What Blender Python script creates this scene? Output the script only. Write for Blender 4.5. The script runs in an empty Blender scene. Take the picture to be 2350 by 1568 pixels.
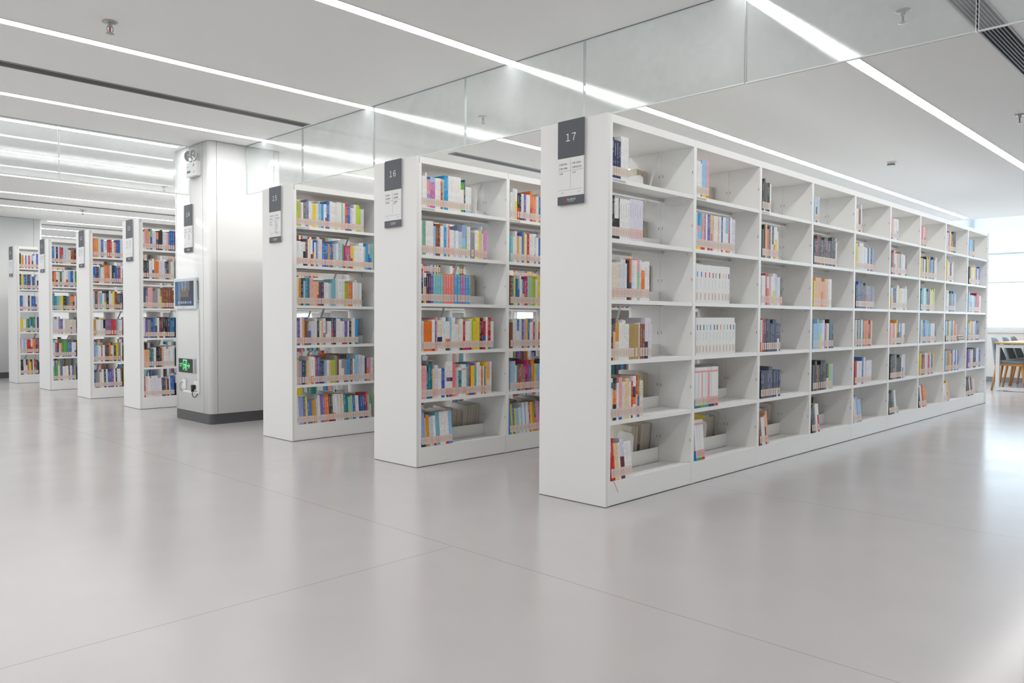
import bpy, math, random
from math import radians as rad, sin, cos, pi
from mathutils import Matrix, Vector, Euler

# ------------------------------------------------------------------ camera, world, exposure
S = bpy.context.scene
COL = S.collection
cd = bpy.data.cameras.new('camera')
cam = bpy.data.objects.new('camera', cd)
COL.objects.link(cam)
cam.location = (-3.5664, -2.6944, 1.0631)
YAW, PITCH, ROLL = rad(44.10980278), rad(-1.57196342), rad(-0.24294338)
fw = Vector((cos(YAW) * cos(PITCH), sin(YAW) * cos(PITCH), sin(PITCH)))
rt = Vector((sin(YAW), -cos(YAW), 0))
dn = fw.cross(rt)
cr, sr = cos(ROLL), sin(ROLL)
rx, dy = cr * rt + sr * dn, -sr * rt + cr * dn
cam.rotation_euler = Matrix(((rx.x, -dy.x, -fw.x), (rx.y, -dy.y, -fw.y), (rx.z, -dy.z, -fw.z))).to_euler()
cd.sensor_width = 36.0
cd.lens = 1801.83 / 2350 * 36.0
cd.clip_end = 100
S.camera = cam
S.view_settings.view_transform = 'Standard'
S.view_settings.look = 'None'
S.view_settings.gamma = 1.0
S.view_settings.use_curve_mapping = False
S.view_settings.exposure = 0.0
W = bpy.data.worlds.new('daylight')
S.world = W
W.use_nodes = True
W.node_tree.nodes['Background'].inputs[0].default_value = (0.74, 0.875, 1.0, 1)
W.node_tree.nodes['Background'].inputs[1].default_value = 4.4
STRIP_POWER = 17.4
CEIL = 2.835

# ------------------------------------------------------------------ materials
def lin(h):
    c = [int(h[i:i + 2], 16) / 255 for i in (0, 2, 4)]
    return tuple(x / 12.92 if x <= .04045 else ((x + .055) / 1.055) ** 2.4 for x in c) + (1.0,)

def mat(name, color, rough=.5, metal=0.0, spec=.5, coat=0.0, bump=0.0, scale=40):
    m = bpy.data.materials.new(name); m.use_nodes = True
    nt = m.node_tree; b = nt.nodes['Principled BSDF']
    b.inputs['Base Color'].default_value = lin(color) if isinstance(color, str) else tuple(color) + (1,)
    b.inputs['Roughness'].default_value = rough
    b.inputs['Metallic'].default_value = metal
    b.inputs['Specular IOR Level'].default_value = spec
    b.inputs['Coat Weight'].default_value = coat
    b.inputs['Coat Roughness'].default_value = .05
    tc = nt.nodes.new('ShaderNodeTexCoord'); n = nt.nodes.new('ShaderNodeTexNoise')
    n.inputs['Scale'].default_value = scale
    nt.links.new(tc.outputs['Object'], n.inputs['Vector'])
    mr = nt.nodes.new('ShaderNodeMapRange')
    mr.inputs[3].default_value = max(0, rough - .04); mr.inputs[4].default_value = rough + .04
    nt.links.new(n.outputs['Fac'], mr.inputs[0]); nt.links.new(mr.outputs[0], b.inputs['Roughness'])
    if bump:
        bp = nt.nodes.new('ShaderNodeBump'); bp.inputs['Strength'].default_value = bump
        bp.inputs['Distance'].default_value = .002
        nt.links.new(n.outputs['Fac'], bp.inputs['Height']); nt.links.new(bp.outputs[0], b.inputs['Normal'])
    return m

def attr_mat(name, rough, emit=0.0):
    m = bpy.data.materials.new(name); m.use_nodes = True
    nt = m.node_tree; b = nt.nodes['Principled BSDF']
    a = nt.nodes.new('ShaderNodeAttribute'); a.attribute_name = 'tint'
    nt.links.new(a.outputs['Color'], b.inputs['Base Color'])
    b.inputs['Roughness'].default_value = rough
    b.inputs['Specular IOR Level'].default_value = .35
    if emit:
        nt.links.new(a.outputs['Color'], b.inputs['Emission Color'])
        b.inputs['Emission Strength'].default_value = emit
    return m

def emis(name, color, power):
    m = bpy.data.materials.new(name); m.use_nodes = True
    nt = m.node_tree; nt.nodes.remove(nt.nodes['Principled BSDF'])
    e = nt.nodes.new('ShaderNodeEmission')
    e.inputs[0].default_value = tuple(color) + (1,); e.inputs[1].default_value = power
    nt.links.new(e.outputs[0], nt.nodes['Material Output'].inputs[0])
    return m

def glass_mat(name, tint, dust=0.0, rough=.01):
    m = bpy.data.materials.new(name); m.use_nodes = True
    nt = m.node_tree; nt.nodes.remove(nt.nodes['Principled BSDF']); L = nt.links.new
    tr = nt.nodes.new('ShaderNodeBsdfTransparent'); tr.inputs[0].default_value = tuple(tint) + (1,)
    gl = nt.nodes.new('ShaderNodeBsdfGlossy'); gl.inputs['Roughness'].default_value = rough
    lw = nt.nodes.new('ShaderNodeLayerWeight'); lw.inputs[0].default_value = .5
    pw = nt.nodes.new('ShaderNodeMath'); pw.operation = 'POWER'; pw.inputs[1].default_value = 4.5
    L(lw.outputs['Facing'], pw.inputs[0])
    ma = nt.nodes.new('ShaderNodeMath'); ma.operation = 'MULTIPLY_ADD'
    ma.inputs[1].default_value = .9; ma.inputs[2].default_value = .05
    L(pw.outputs[0], ma.inputs[0])
    mx = nt.nodes.new('ShaderNodeMixShader')
    L(ma.outputs[0], mx.inputs[0]); L(tr.outputs[0], mx.inputs[1]); L(gl.outputs[0], mx.inputs[2])
    last = mx
    if dust:
        ta = nt.nodes.new('ShaderNodeBsdfTranslucent'); ta.inputs[0].default_value = (.93, .97, 1, 1)
        tb = nt.nodes.new('ShaderNodeBsdfDiffuse'); tb.inputs[0].default_value = (.93, .97, 1, 1)
        rf = nt.nodes.new('ShaderNodeMixShader'); L(ta.outputs[0], rf.inputs[1]); L(tb.outputs[0], rf.inputs[2])
        tc = nt.nodes.new('ShaderNodeTexCoord'); n = nt.nodes.new('ShaderNodeTexNoise')
        n.inputs['Scale'].default_value = 5; n.inputs['Detail'].default_value = 8; n.inputs['Roughness'].default_value = .7
        L(tc.outputs['Object'], n.inputs['Vector'])
        mr = nt.nodes.new('ShaderNodeMapRange'); mr.inputs[1].default_value = .3; mr.inputs[2].default_value = .7
        mr.inputs[3].default_value = dust * .5; mr.inputs[4].default_value = dust * 1.5
        L(n.outputs['Fac'], mr.inputs[0])
        hz = nt.nodes.new('ShaderNodeBsdfRefraction'); hz.inputs['IOR'].default_value = 1.1
        hz.inputs['Roughness'].default_value = .38; hz.inputs[0].default_value = (.96, .98, 1, 1)
        m3 = nt.nodes.new('ShaderNodeMixShader'); m3.inputs[0].default_value = .12
        L(mx.outputs[0], m3.inputs[1]); L(hz.outputs[0], m3.inputs[2]); mx = m3
        m2 = nt.nodes.new('ShaderNodeMixShader')
        L(mr.outputs[0], m2.inputs[0]); L(mx.outputs[0], m2.inputs[1]); L(rf.outputs[0], m2.inputs[2])
        last = m2
    L(last.outputs[0], nt.nodes['Material Output'].inputs[0])
    return m

M = {}
M['steel'] = mat('white_powder_coat', (.93, .93, .915), .38, bump=.03, scale=500)
M['endpanel'] = mat('white_laminate', (.83, .83, .82), .45, bump=.02, scale=300)
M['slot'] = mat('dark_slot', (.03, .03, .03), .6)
M['ceil'] = mat('matt_ceiling_paint', (.95, .95, .935), .9, spec=.1)
M['wall'] = mat('white_wall_paint', (.88, .88, .87), .7)
M['clad'] = mat('gloss_white_cladding', (.94, .945, .94), .12, spec=.12)
M['base'] = mat('brushed_grey_skirting', '5b5b5e', .35, metal=.3)
M['joint'] = mat('grey_joint', (.22, .24, .24), .5)
M['strip'] = emis('led_diffuser', (1.0, .988, .968), STRIP_POWER)
M['trimmetal'] = mat('white_extrusion', (.8, .8, .8), .4)
M['ventdark'] = mat('vent_void', (.015, .015, .017), .8)
M['ventgrey'] = mat('grey_vent_void', (.2, .2, .2), .7)
M['ventslat'] = mat('vent_slat', '77777a', .4, metal=.4)
M['ventframe'] = mat('vent_frame', '9a9a9a', .35, metal=.4)
M['chrome'] = mat('chrome', 'b4b4b2', .25, metal=.5)
M['bulb'] = mat('red_glass_bulb', 'c8202a', .15)
M['glass'] = glass_mat('dusty_hanging_glass', (.97, .985, .98), .07)
M['pane'] = glass_mat('window_glass', (.97, .98, .98))
M['gedge'] = mat('polished_glass_edge', (.72, .78, .77), .25)
M['book'] = attr_mat('printed_cover', .42)
M['paper'] = attr_mat('paper_edges', .8)
M['sticker'] = attr_mat('spine_sticker', .5)
M['sign'] = mat('dark_grey_acrylic', '4b4f57', .35)
M['card'] = mat('white_card', (.80, .80, .80), .3)
M['alu'] = mat('pale_aluminium', 'c9ced4', .3, metal=.5)
M['white'] = mat('white_print', (.85, .86, .87), .5)
M['black'] = mat('black_print', '2a2a2c', .5)
M['grey'] = mat('grey_print', '77777c', .5)
M['pale'] = mat('pale_grey_print', 'a9a9ad', .5)
M['red'] = mat('red_seal_print', 'c0505a', .5)
M['plastic'] = mat('white_plastic', (.80, .81, .81), .3)
M['blackp'] = mat('black_plastic', '141414', .35)
M['greycable'] = mat('grey_cable', '6f7072', .5)
M['exitface'] = mat('black_sign_face', '1b211c', .2)
M['exitgreen'] = emis('green_lit_symbol', (.20, 1.0, .36), 1.25)
M['screen'] = attr_mat('lit_screen', .08, .3)
M['lens'] = mat('lamp_lens', '9a9c9e', .12, spec=.8)
M['wood'] = mat('oak', 'c9a26a', .45, bump=.05, scale=60)
M['woodleg'] = mat('beech_leg', 'c08a50', .45, scale=60)
M['frame'] = mat('white_steel_tube', (.76, .78, .80), .35)
M['fabric'] = mat('grey_chair_shell', '79828a', .33)
M['ribbon'] = mat('red_ribbon', 'c8232b', .5)
M['logo'] = mat('blue_print', '3558a8', .4)

# translucent roller blind fabric
bm_ = bpy.data.materials.new('translucent_blind_fabric'); bm_.use_nodes = True
nt = bm_.node_tree; nt.nodes.remove(nt.nodes['Principled BSDF'])
d_ = nt.nodes.new('ShaderNodeBsdfDiffuse'); d_.inputs[0].default_value = (.85, .87, .88, 1)
t_ = nt.nodes.new('ShaderNodeBsdfTranslucent'); t_.inputs[0].default_value = (.85, .88, .9, 1)
x_ = nt.nodes.new('ShaderNodeMixShader'); x_.inputs[0].default_value = .55
nt.links.new(d_.outputs[0], x_.inputs[1]); nt.links.new(t_.outputs[0], x_.inputs[2])
nt.links.new(x_.outputs[0], nt.nodes['Material Output'].inputs[0])
M['blind'] = bm_

# floor: pale vinyl with welded seams
fm = bpy.data.materials.new('pale_grey_vinyl'); fm.use_nodes = True
nt = fm.node_tree; B = nt.nodes['Principled BSDF']; L = nt.links.new
def node(t, **k):
    n = nt.nodes.new(t)
    for a, v in k.items(): setattr(n, a, v)
    return n
def math_(op, a, b=None):
    n = node('ShaderNodeMath', operation=op)
    for i, v in enumerate((a, b)):
        if v is None: continue
        if isinstance(v, (int, float)): n.inputs[i].default_value = v
        else: L(v, n.inputs[i])
    return n.outputs[0]
tc = node('ShaderNodeTexCoord'); sx = node('ShaderNodeSeparateXYZ'); L(tc.outputs['Object'], sx.inputs[0])
px = math_('PINGPONG', math_('ADD', sx.outputs[0], 1.13 + 41), 1.025)
lx = math_('LESS_THAN', px, .0026)
ly = math_('MULTIPLY', math_('LESS_THAN', math_('ABSOLUTE', math_('SUBTRACT', sx.outputs[1], .05)), .0026),
           math_('LESS_THAN', sx.outputs[0], -1.13))
seam = math_('MAXIMUM', lx, ly)
n1 = node('ShaderNodeTexNoise'); n1.inputs['Scale'].default_value = .9; n1.inputs['Detail'].default_value = 2
n2 = node('ShaderNodeTexNoise'); n2.inputs['Scale'].default_value = 3.5; n2.inputs['Detail'].default_value = 2
L(tc.outputs['Object'], n1.inputs['Vector']); L(tc.outputs['Object'], n2.inputs['Vector'])
ra = node('ShaderNodeValToRGB')
ra.color_ramp.elements[0].position = .3; ra.color_ramp.elements[0].color = (.475, .461, .463, 1)
ra.color_ramp.elements[1].position = .7; ra.color_ramp.elements[1].color = (.498, .483, .485, 1)
mixn = math_('ADD', math_('MULTIPLY', n1.outputs['Fac'], .6), math_('MULTIPLY', n2.outputs['Fac'], .4))
L(mixn, ra.inputs[0])
mc = node('ShaderNodeMixRGB'); L(seam, mc.inputs[0]); L(ra.outputs[0], mc.inputs[1]); mc.inputs[2].default_value = (.36, .345, .32, 1)
L(mc.outputs[0], B.inputs['Base Color'])
rr = node('ShaderNodeMapRange'); rr.inputs[1].default_value = .3; rr.inputs[2].default_value = .7
rr.inputs[3].default_value = .17; rr.inputs[4].default_value = .22
L(mixn, rr.inputs[0]); L(rr.outputs[0], B.inputs['Roughness'])
B.inputs['Specular IOR Level'].default_value = .5
bp = node('ShaderNodeBump'); bp.inputs['Strength'].default_value = .02; bp.inputs['Distance'].default_value = .002
n3 = node('ShaderNodeTexNoise'); n3.inputs['Scale'].default_value = 14
L(tc.outputs['Object'], n3.inputs['Vector']); L(n3.outputs['Fac'], bp.inputs['Height']); L(bp.outputs[0], B.inputs['Normal'])
M['floor'] = fm

# ------------------------------------------------------------------ mesh building
class MB:
    def __init__(s):
        s.v = []; s.f = []; s.m = []; s.c = []
    def quad(s, pts, m=0, c=None):
        i = len(s.v); s.v += [tuple(p) for p in pts]; s.f.append(tuple(range(i, i + len(pts)))); s.m.append(m); s.c.append(c)
    def box(s, a, b, m=0, c=None, skip=''):
        x0, y0, z0 = a; x1, y1, z1 = b
        i = len(s.v)
        s.v += [(x0, y0, z0), (x1, y0, z0), (x1, y1, z0), (x0, y1, z0), (x0, y0, z1), (x1, y0, z1), (x1, y1, z1), (x0, y1, z1)]
        for k, q in (('b', (3, 2, 1, 0)), ('t', (4, 5, 6, 7)), ('f', (0, 1, 5, 4)), ('r', (1, 2, 6, 5)), ('k', (2, 3, 7, 6)), ('l', (3, 0, 4, 7))):
            if k in skip: continue
            s.f.append(tuple(i + j for j in q)); s.m.append(m); s.c.append(c)
    def tube(s, path, r, n=10, m=0, c=None, cap=True, r2=None):
        P = [Vector(p) for p in path]; rings = []
        for k, p in enumerate(P):
            d = (P[min(k + 1, len(P) - 1)] - P[max(k - 1, 0)]).normalized()
            u = d.cross(Vector((0, 0, 1)))
            if u.length < 1e-4: u = d.cross(Vector((1, 0, 0)))
            u.normalize(); w = d.cross(u)
            rr_ = r if r2 is None else r + (r2 - r) * k / (len(P) - 1)
            i = len(s.v); rings.append(i)
            for j in range(n):
                a = 2 * pi * j / n
                s.v.append(tuple(p + u * cos(a) * rr_ + w * sin(a) * rr_))
        for a, b in zip(rings, rings[1:]):
            for j in range(n):
                s.f.append((a + j, a + (j + 1) % n, b + (j + 1) % n, b + j)); s.m.append(m); s.c.append(c)
        if cap:
            s.f.append(tuple(rings[0] + j for j in range(n))[::-1]); s.m.append(m); s.c.append(c)
            s.f.append(tuple(rings[-1] + j for j in range(n))); s.m.append(m); s.c.append(c)
    def lathe(s, prof, n=24, axis='z', o=(0, 0, 0), m=0, c=None):
        rings = []
        for r, h in prof:
            rings.append(len(s.v))
            for j in range(n):
                a = 2 * pi * j / n
                p = (r * cos(a), r * sin(a), h)
                if axis == 'x': p = (h, r * cos(a), r * sin(a))
                s.v.append((p[0] + o[0], p[1] + o[1], p[2] + o[2]))
        for a, b in zip(rings, rings[1:]):
            for j in range(n):
                s.f.append((a + j, a + (j + 1) % n, b + (j + 1) % n, b + j)); s.m.append(m); s.c.append(c)
    def poly_prism(s, pts, z0, z1, m=0, c=None):
        n = len(pts); i = len(s.v)
        s.v += [(x, y, z0) for x, y in pts] + [(x, y, z1) for x, y in pts]
        for j in range(n):
            k = (j + 1) % n
            s.f.append((i + j, i + k, i + n + k, i + n + j)); s.m.append(m); s.c.append(c)
        s.f.append(tuple(i + j for j in range(n))[::-1]); s.m.append(m); s.c.append(c)
        s.f.append(tuple(i + n + j for j in range(n))); s.m.append(m); s.c.append(c)
    def add(s, o, X):
        i = len(s.v); s.v += [tuple(X @ Vector(p)) for p in o.v]
        s.f += [tuple(i + j for j in f) for f in o.f]; s.m += o.m; s.c += o.c
    def mesh(s, name, mats, smooth=False):
        me = bpy.data.meshes.new(name); me.from_pydata(s.v, [], s.f)
        for m in (mats if isinstance(mats, list) else [mats]): me.materials.append(m)
        me.polygons.foreach_set('material_index', s.m)
        if any(c is not None for c in s.c):
            at = me.attributes.new('tint', 'FLOAT_COLOR', 'FACE')
            at.data.foreach_set('color', [x for c in s.c for x in (c or (.8, .8, .8, 1))])
        if smooth: me.polygons.foreach_set('use_smooth', [True] * len(s.f))
        me.update()
        return me

def link(name, me, parent=None, loc=(0, 0, 0), rot=(0, 0, 0)):
    o = bpy.data.objects.new(name, me); COL.objects.link(o)
    if parent is not None: o.parent = parent
    o.location = loc; o.rotation_euler = rot
    return o

def tag(o, label, cat, group=None, kind=None):
    o['label'] = label; o['category'] = cat
    if group: o['group'] = group
    if kind: o['kind'] = kind
    return o

def thing(name, label, cat, loc=(0, 0, 0), group=None, rot=(0, 0, 0)):
    return tag(link(name, None, None, loc, rot), label, cat, group)

def struct(name, me, parent=None, loc=(0, 0, 0)):
    o = link(name, me, parent, loc)
    if parent is None: o['kind'] = 'structure'
    return o

def bevel(o, w, n=2):
    b = o.modifiers.new('bevel', 'BEVEL'); b.width = w; b.segments = n; b.limit_method = 'ANGLE'
    return o

def text(name, body, size, parent, loc, m, rot=(pi / 2, 0, -pi / 2), align='LEFT', squeeze=1.0, label=None):
    cu = bpy.data.curves.new(name, 'FONT'); cu.body = body; cu.size = size
    cu.align_x = align; cu.align_y = 'CENTER'; cu.extrude = .0002; cu.space_character = .62 if size == .060 else 1; cu.resolution_u = 3
    cu.materials.append(m)
    o = link(name + '_curve', cu, parent, loc, rot); o.scale = (squeeze, 1, 1)
    TEXTS.append((o, name))
TEXTS = []
def settle_texts():
    bpy.context.view_layer.update()
    dg = bpy.context.evaluated_depsgraph_get()
    new = [(o, nm, bpy.data.meshes.new_from_object(o.evaluated_get(dg))) for o, nm in TEXTS]
    for o, nm, me in new:
        n = link(nm, me, o.parent, o.location, o.rotation_euler); n.scale = o.scale
    for o, nm, me in new: bpy.data.objects.remove(o)

def box_mesh(name, a, b, m):
    q = MB(); q.box(a, b); return q.mesh(name, m)

# ------------------------------------------------------------------ room shell
struct('floor', box_mesh('floor', (-9, -6, -.1), (12.4, 18.5, 0), M['floor']))
struct('ceiling', box_mesh('ceiling', (-9, -6, CEIL), (11.76, 18.5, CEIL + .12), M['ceil']))
struct('trim_1', box_mesh('blind_recess_top', (11.76, -6, 3.25), (12.6, 18.5, 3.35), M['ceil']))
struct('trim_2', box_mesh('blind_recess_side', (11.70, -6, CEIL + .12), (11.76, 18.5, 3.25), M['ceil']))
struct('wall_back', box_mesh('wall_back', (-9, 18.5, 0), (12.6, 18.65, 3.35), M['wall']))
struct('wall_front', box_mesh('wall_front', (-9, -6.15, 0), (12.6, -6, 3.35), M['wall']))
q = MB()
for a, b in (((-9.15, -6.15, 0), (-9, 9, 3.0)), ((-9.15, 13, 0), (-9, 18.65, 3.0)), ((-9.15, 9, 0), (-9, 13, .9)), ((-9.15, 9, 2.65), (-9, 13, 3.0))): q.box(a, b)
struct('wall_left', q.mesh('wall_left', M['wall']))
q = MB()
for y in (9, 10.98, 12.94): q.box((-9.1, y, .9), (-9.04, y + .06, 2.65))
for z in (.9, 2.59): q.box((-9.1, 9, z), (-9.04, 13, z + .06))
w = struct('window_13', q.mesh('window_frame', M['frame']))  # unseen window, added to account for cooler daylight on the far rows
link('glass_pane', box_mesh('glass_pane', (-9.074, 9, .96), (-9.066, 13, 2.59), M['pane']), w)
WX = 12.40
q = MB(); q.box((WX, -6, 0), (WX + .2, 18.5, .87))
q.box((WX - .02, -6, .872), (WX + .22, 18.5, .918))
struct('wall_right', q.mesh('wall_right', M['wall']))
q = MB(); q.box((WX - .012, -6, 0), (WX, 18.5, .09))
struct('baseboard_right', q.mesh('baseboard_right', mat('grey_blue_skirting', '8d97a0', .35, metal=.2)))
edges = [-6.0] + [-3.58 + 2.42 * k for k in range(9)] + [18.5]
for k in range(len(edges) - 1):
    a, b = edges[k], edges[k + 1]
    q = MB()
    for y0, y1, z0, z1 in ((a, b, .918, .97), (a, b, 3.19, 3.25), (a, a + .05, .97, 3.19), (b - .05, b, .97, 3.19)):
        q.box((WX + .06, y0, z0), (WX + .12, y1, z1))
    w = struct('window_%d' % (k + 1), q.mesh('window_frame', M['frame']))
    link('glass_pane', box_mesh('glass_pane', (WX + .085, a + .05, .97), (WX + .093, b - .05, 3.19), M['pane']), w)
# roller blinds of the three windows behind the reading table
for k, lab in ((1, 'white roller blind pulled halfway down beyond the reading table, off toward the frame edge'),
               (2, 'white roller blind hanging halfway down the window behind the reading table'),
               (3, 'white roller blind hanging in the window behind the far end of bookcase 17')):
    a, b = edges[k] + .04, edges[k + 1] - .04
    t = thing('roller_blind', lab, 'blind', (WX + .02, (a + b) / 2, 3.2), 'white roller blinds along the windows')
    h = (b - a) / 2
    link('fabric', box_mesh('fabric', (-.001, -h, -1.43), (.001, h, 0), M['blind']), t)
    link('hem_bar', box_mesh('hem_bar', (-.006, -h, -1.45), (.006, h, -1.43), M['plastic']), t)
    link('pocket_band', box_mesh('pocket_band', (-.004, -h, -.945), (-.0012, h, -.915), M['blind']), t)
    q = MB(); q.tube([(0, -h, .02), (0, h, .02)], .022, 12)
    link('roller_tube', q.mesh('roller_tube', M['plastic']), t)

# ------------------------------------------------------------------ clad columns
def rrect(x0, x1, y0, y1, r, n=8):
    P = []
    for cx, cy, a0 in ((x1 - r, y1 - r, 0), (x0 + r, y1 - r, 90), (x0 + r, y0 + r, 180), (x1 - r, y0 + r, 270)):
        for k in range(n + 1):
            a = rad(a0 + 90 * k / n); P.append((cx + r * cos(a), cy + r * sin(a)))
    return P
def column(x0, x1, y0, y1, seams, n):
    q = MB(); q.poly_prism(rrect(x0, x1, y0, y1, .05), .105, CEIL - .004)
    me = q.mesh('column', M['clad'])
    me.polygons.foreach_set('use_smooth', [True] * (len(me.polygons) - 2) + [False, False])
    c = struct('column', me)
    q = MB(); q.poly_prism(rrect(x0 + .004, x1 - .004, y0 + .004, y1 - .004, .046), 0, .105)
    bs = link('baseboard', q.mesh('baseboard', M['base']), c)
    for (ax, v, p) in seams:
        q = MB()
        if ax == 'x': q.box((v - .0018, p - .0006, .105), (v + .0018, p + .004, CEIL - .004))
        else: q.box((p - .0006, v - .0018, .105), (p + .004, v + .0018, CEIL - .004))
        link('panel_joint', q.mesh('panel_joint', M['joint']), c)
    return c
CX0, CX1, CY0, CY1 = -.045, .745, 4.915, 5.755
column(CX0, CX1, CY0, CY1, [('x', .034, CY0), ('y', 5.055, CX0), ('y', 5.685, CX0), ('x', .66, CY0)], 1)
column(-1.2, .735, 13.30, 14.25, [('x', .60, 13.30), ('x', -.5, 13.30)], 2)

# ------------------------------------------------------------------ ceiling fittings
def strip(y, x0, x1, label, w=.085):
    t = thing('ceiling_light', label, 'ceiling light', (0, y, CEIL), 'long recessed light strips')
    q = MB(); n = int((x1 - x0) / 1.2) + 1
    for k in range(n):
        a, b = x0 + (x1 - x0) * k / n, x0 + (x1 - x0) * (k + 1) / n
        q.quad([(a, -w / 2, -.003), (a, w / 2, -.003), (b, w / 2, -.003), (b, -w / 2, -.003)])
    link('diffuser', q.mesh('diffuser', M['strip']), t)
    q = MB()
    q.box((x0 - .004, -w / 2 - .004, -.0045), (x1 + .004, -w / 2, .012)); q.box((x0 - .004, w / 2, -.0045), (x1 + .004, w / 2 + .004, .012))
    q.box((x0 - .004, -w / 2, -.0045), (x0, w / 2, .012)); q.box((x1, -w / 2, -.0045), (x1 + .004, w / 2, .012))
    link('housing', q.mesh('housing', M['trimmetal']), t)
XE = 11.52
for y, x0, x1, lab in (
    (-2.36, -8, XE, 'long white ceiling light strip over the open floor beyond the slatted vent'),
    (-.61, -8, XE, 'long white ceiling light strip in front of bookcase 17, beside the slatted vent'),
    (1.115, -8, XE, 'long white ceiling light strip over the aisle between bookcases 16 and 17'),
    (2.785, -8, XE, 'long white ceiling light strip over the aisle between bookcases 15 and 16'),
    (4.535, -8, XE, 'long white ceiling light strip between bookcase 15 and the square column'),
    (5.46, -8, -.12, 'white ceiling light strip just behind the hanging glass, ending at the square column'),
    (5.46, .82, XE, 'white ceiling light strip starting behind the square column, seen through glass over bookcase 15'),
    (7.02, -8, XE, 'long white ceiling light strip passing over bookcase 13'),
    (8.62, -8, XE, 'long white ceiling light strip passing over bookcase 12'),
    (10.15, -8, XE, 'long white ceiling light strip passing over the front edge of bookcase 11'),
    (11.7, -8, XE, 'long white ceiling light strip just in front of bookcase 10'),
    (13.42, .86, XE, 'long white ceiling light strip starting at the corner of the farthest column'),
    (14.8, -8, XE, 'first long white ceiling light strip beyond the farthest column face'),
    (16.36, -8, XE, 'second long white ceiling light strip beyond the farthest column face')):
    strip(y, x0, x1, lab)

def vent(y0, y1, x0, x1, n, label, dark=True):
    t = thing('ceiling_vent', label, 'air vent', (0, 0, CEIL), 'slot vents in the ceiling')
    link('void', box_mesh('void', (x0, y0, -.002), (x1, y1, .012), M['ventdark' if dark else 'ventgrey']), t)
    q = MB(); f = .012
    for a, b in (((x0 - f, y0 - f), (x1 + f, y0)), ((x0 - f, y1), (x1 + f, y1 + f)), ((x0 - f, y0), (x0, y1)), ((x1, y0), (x1 + f, y1))):
        q.box(a + (-.006,), b + (.01,))
    link('frame', q.mesh('frame', M['ventframe']), t)
    for k in range(1, n):
        y = y0 + (y1 - y0) * k / n
        q = MB(); q.box((x0, y - .004, -.006), (x1, y + .004, .004))
        link('slat', q.mesh('slat', M['ventslat']), t)
vent(3.64, 3.745, -8, .30, 4, 'long dark slot vent in the ceiling before bookcase 15, ending at the hanging glass', False)
vent(3.56, 3.665, 2.02, 7, 4, 'dark slot vent in the ceiling beyond the glass, above bookcases 15 and 16', False)
vent(-1.515, -1.375, .9, 8, 7, 'slatted grey ceiling vent crossing the hanging glass in front of bookcase 17')
vent(10.86, 10.95, -8, 6, 2, 'thin dark slot vent in the ceiling over bookcase 11', False)
vent(14.02, 14.1, .9, 8, 2, 'thin dark slot vent in the ceiling beyond the farthest column', False)

def sprinkler(x, y, label):
    t = thing('sprinkler_head', label, 'sprinkler', (x, y, CEIL), 'sprinkler heads under the ceiling')
    q = MB(); q.lathe([(.001, -.010), (.030, -.010), (.042, -.006), (.044, 0), (.044, .004)], 28)
    link('escutcheon', q.mesh('escutcheon', M['chrome'], True), t)
    q = MB(); q.lathe([(.014, -.008), (.014, -.026), (.009, -.03), (.001, -.03)], 16)
    for s in (-1, 1):
        q.tube([(s * .010, 0, -.028), (s * .017, 0, -.036), (s * .018, 0, -.050), (s * .010, 0, -.063), (s * .002, 0, -.068)], .0028, 8)
    link('frame_arms', q.mesh('frame_arms', M['chrome'], True), t)
    q = MB(); q.lathe([(.0005, -.030), (.004, -.034), (.004, -.060), (.0005, -.064)], 12)
    link('heat_bulb', q.mesh('heat_bulb', M['bulb'], True), t)
    q = MB(); q.lathe([(.001, -.066), (.018, -.068), (.024, -.070), (.024, -.073), (.001, -.074)], 20)
    link('deflector', q.mesh('deflector', M['chrome'], True), t)
for x, y, lab in ((-1.84, 2.335, 'chrome sprinkler head with red bulb on the bare ceiling before bookcase 15, outside the glass'),
                  (1.2, 2.287, 'chrome sprinkler head seen through the hanging glass between signs 16 and 17'),
                  (1.224, -1.14, 'chrome sprinkler head seen through the hanging glass beside the slatted vent'),
                  (4.294, -1.10, 'chrome sprinkler head below the open ceiling past the glass, beside the slatted vent'),
                  (.782, 8.03, 'chrome sprinkler head on the ceiling in front of bookcase 12, beside the square column'),
                  (.806, 11.347, 'chrome sprinkler head on the ceiling in front of bookcase 10')):
    sprinkler(x, y, lab)
t = thing('smoke_detector', 'round cream smoke detector on the ceiling above the middle of bookcase 17', 'smoke detector', (5.657, .394, CEIL))
q = MB(); q.lathe([(.001, -.014), (.055, -.014), (.058, -.008), (.058, 0), (.058, .003)], 28)
link('base', q.mesh('base', M['plastic'], True), t)
q = MB(); q.lathe([(.001, -.050), (.026, -.050), (.036, -.044), (.040, -.030), (.042, -.014), (.001, -.0141)], 28)
link('sensor_dome', q.mesh('sensor_dome', M['plastic'], True), t)
q = MB(); q.lathe([(.0412, -.036), (.0412, -.026)], 28)
link('sensing_slot', q.mesh('sensing_slot', M['slot']), t)

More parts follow.
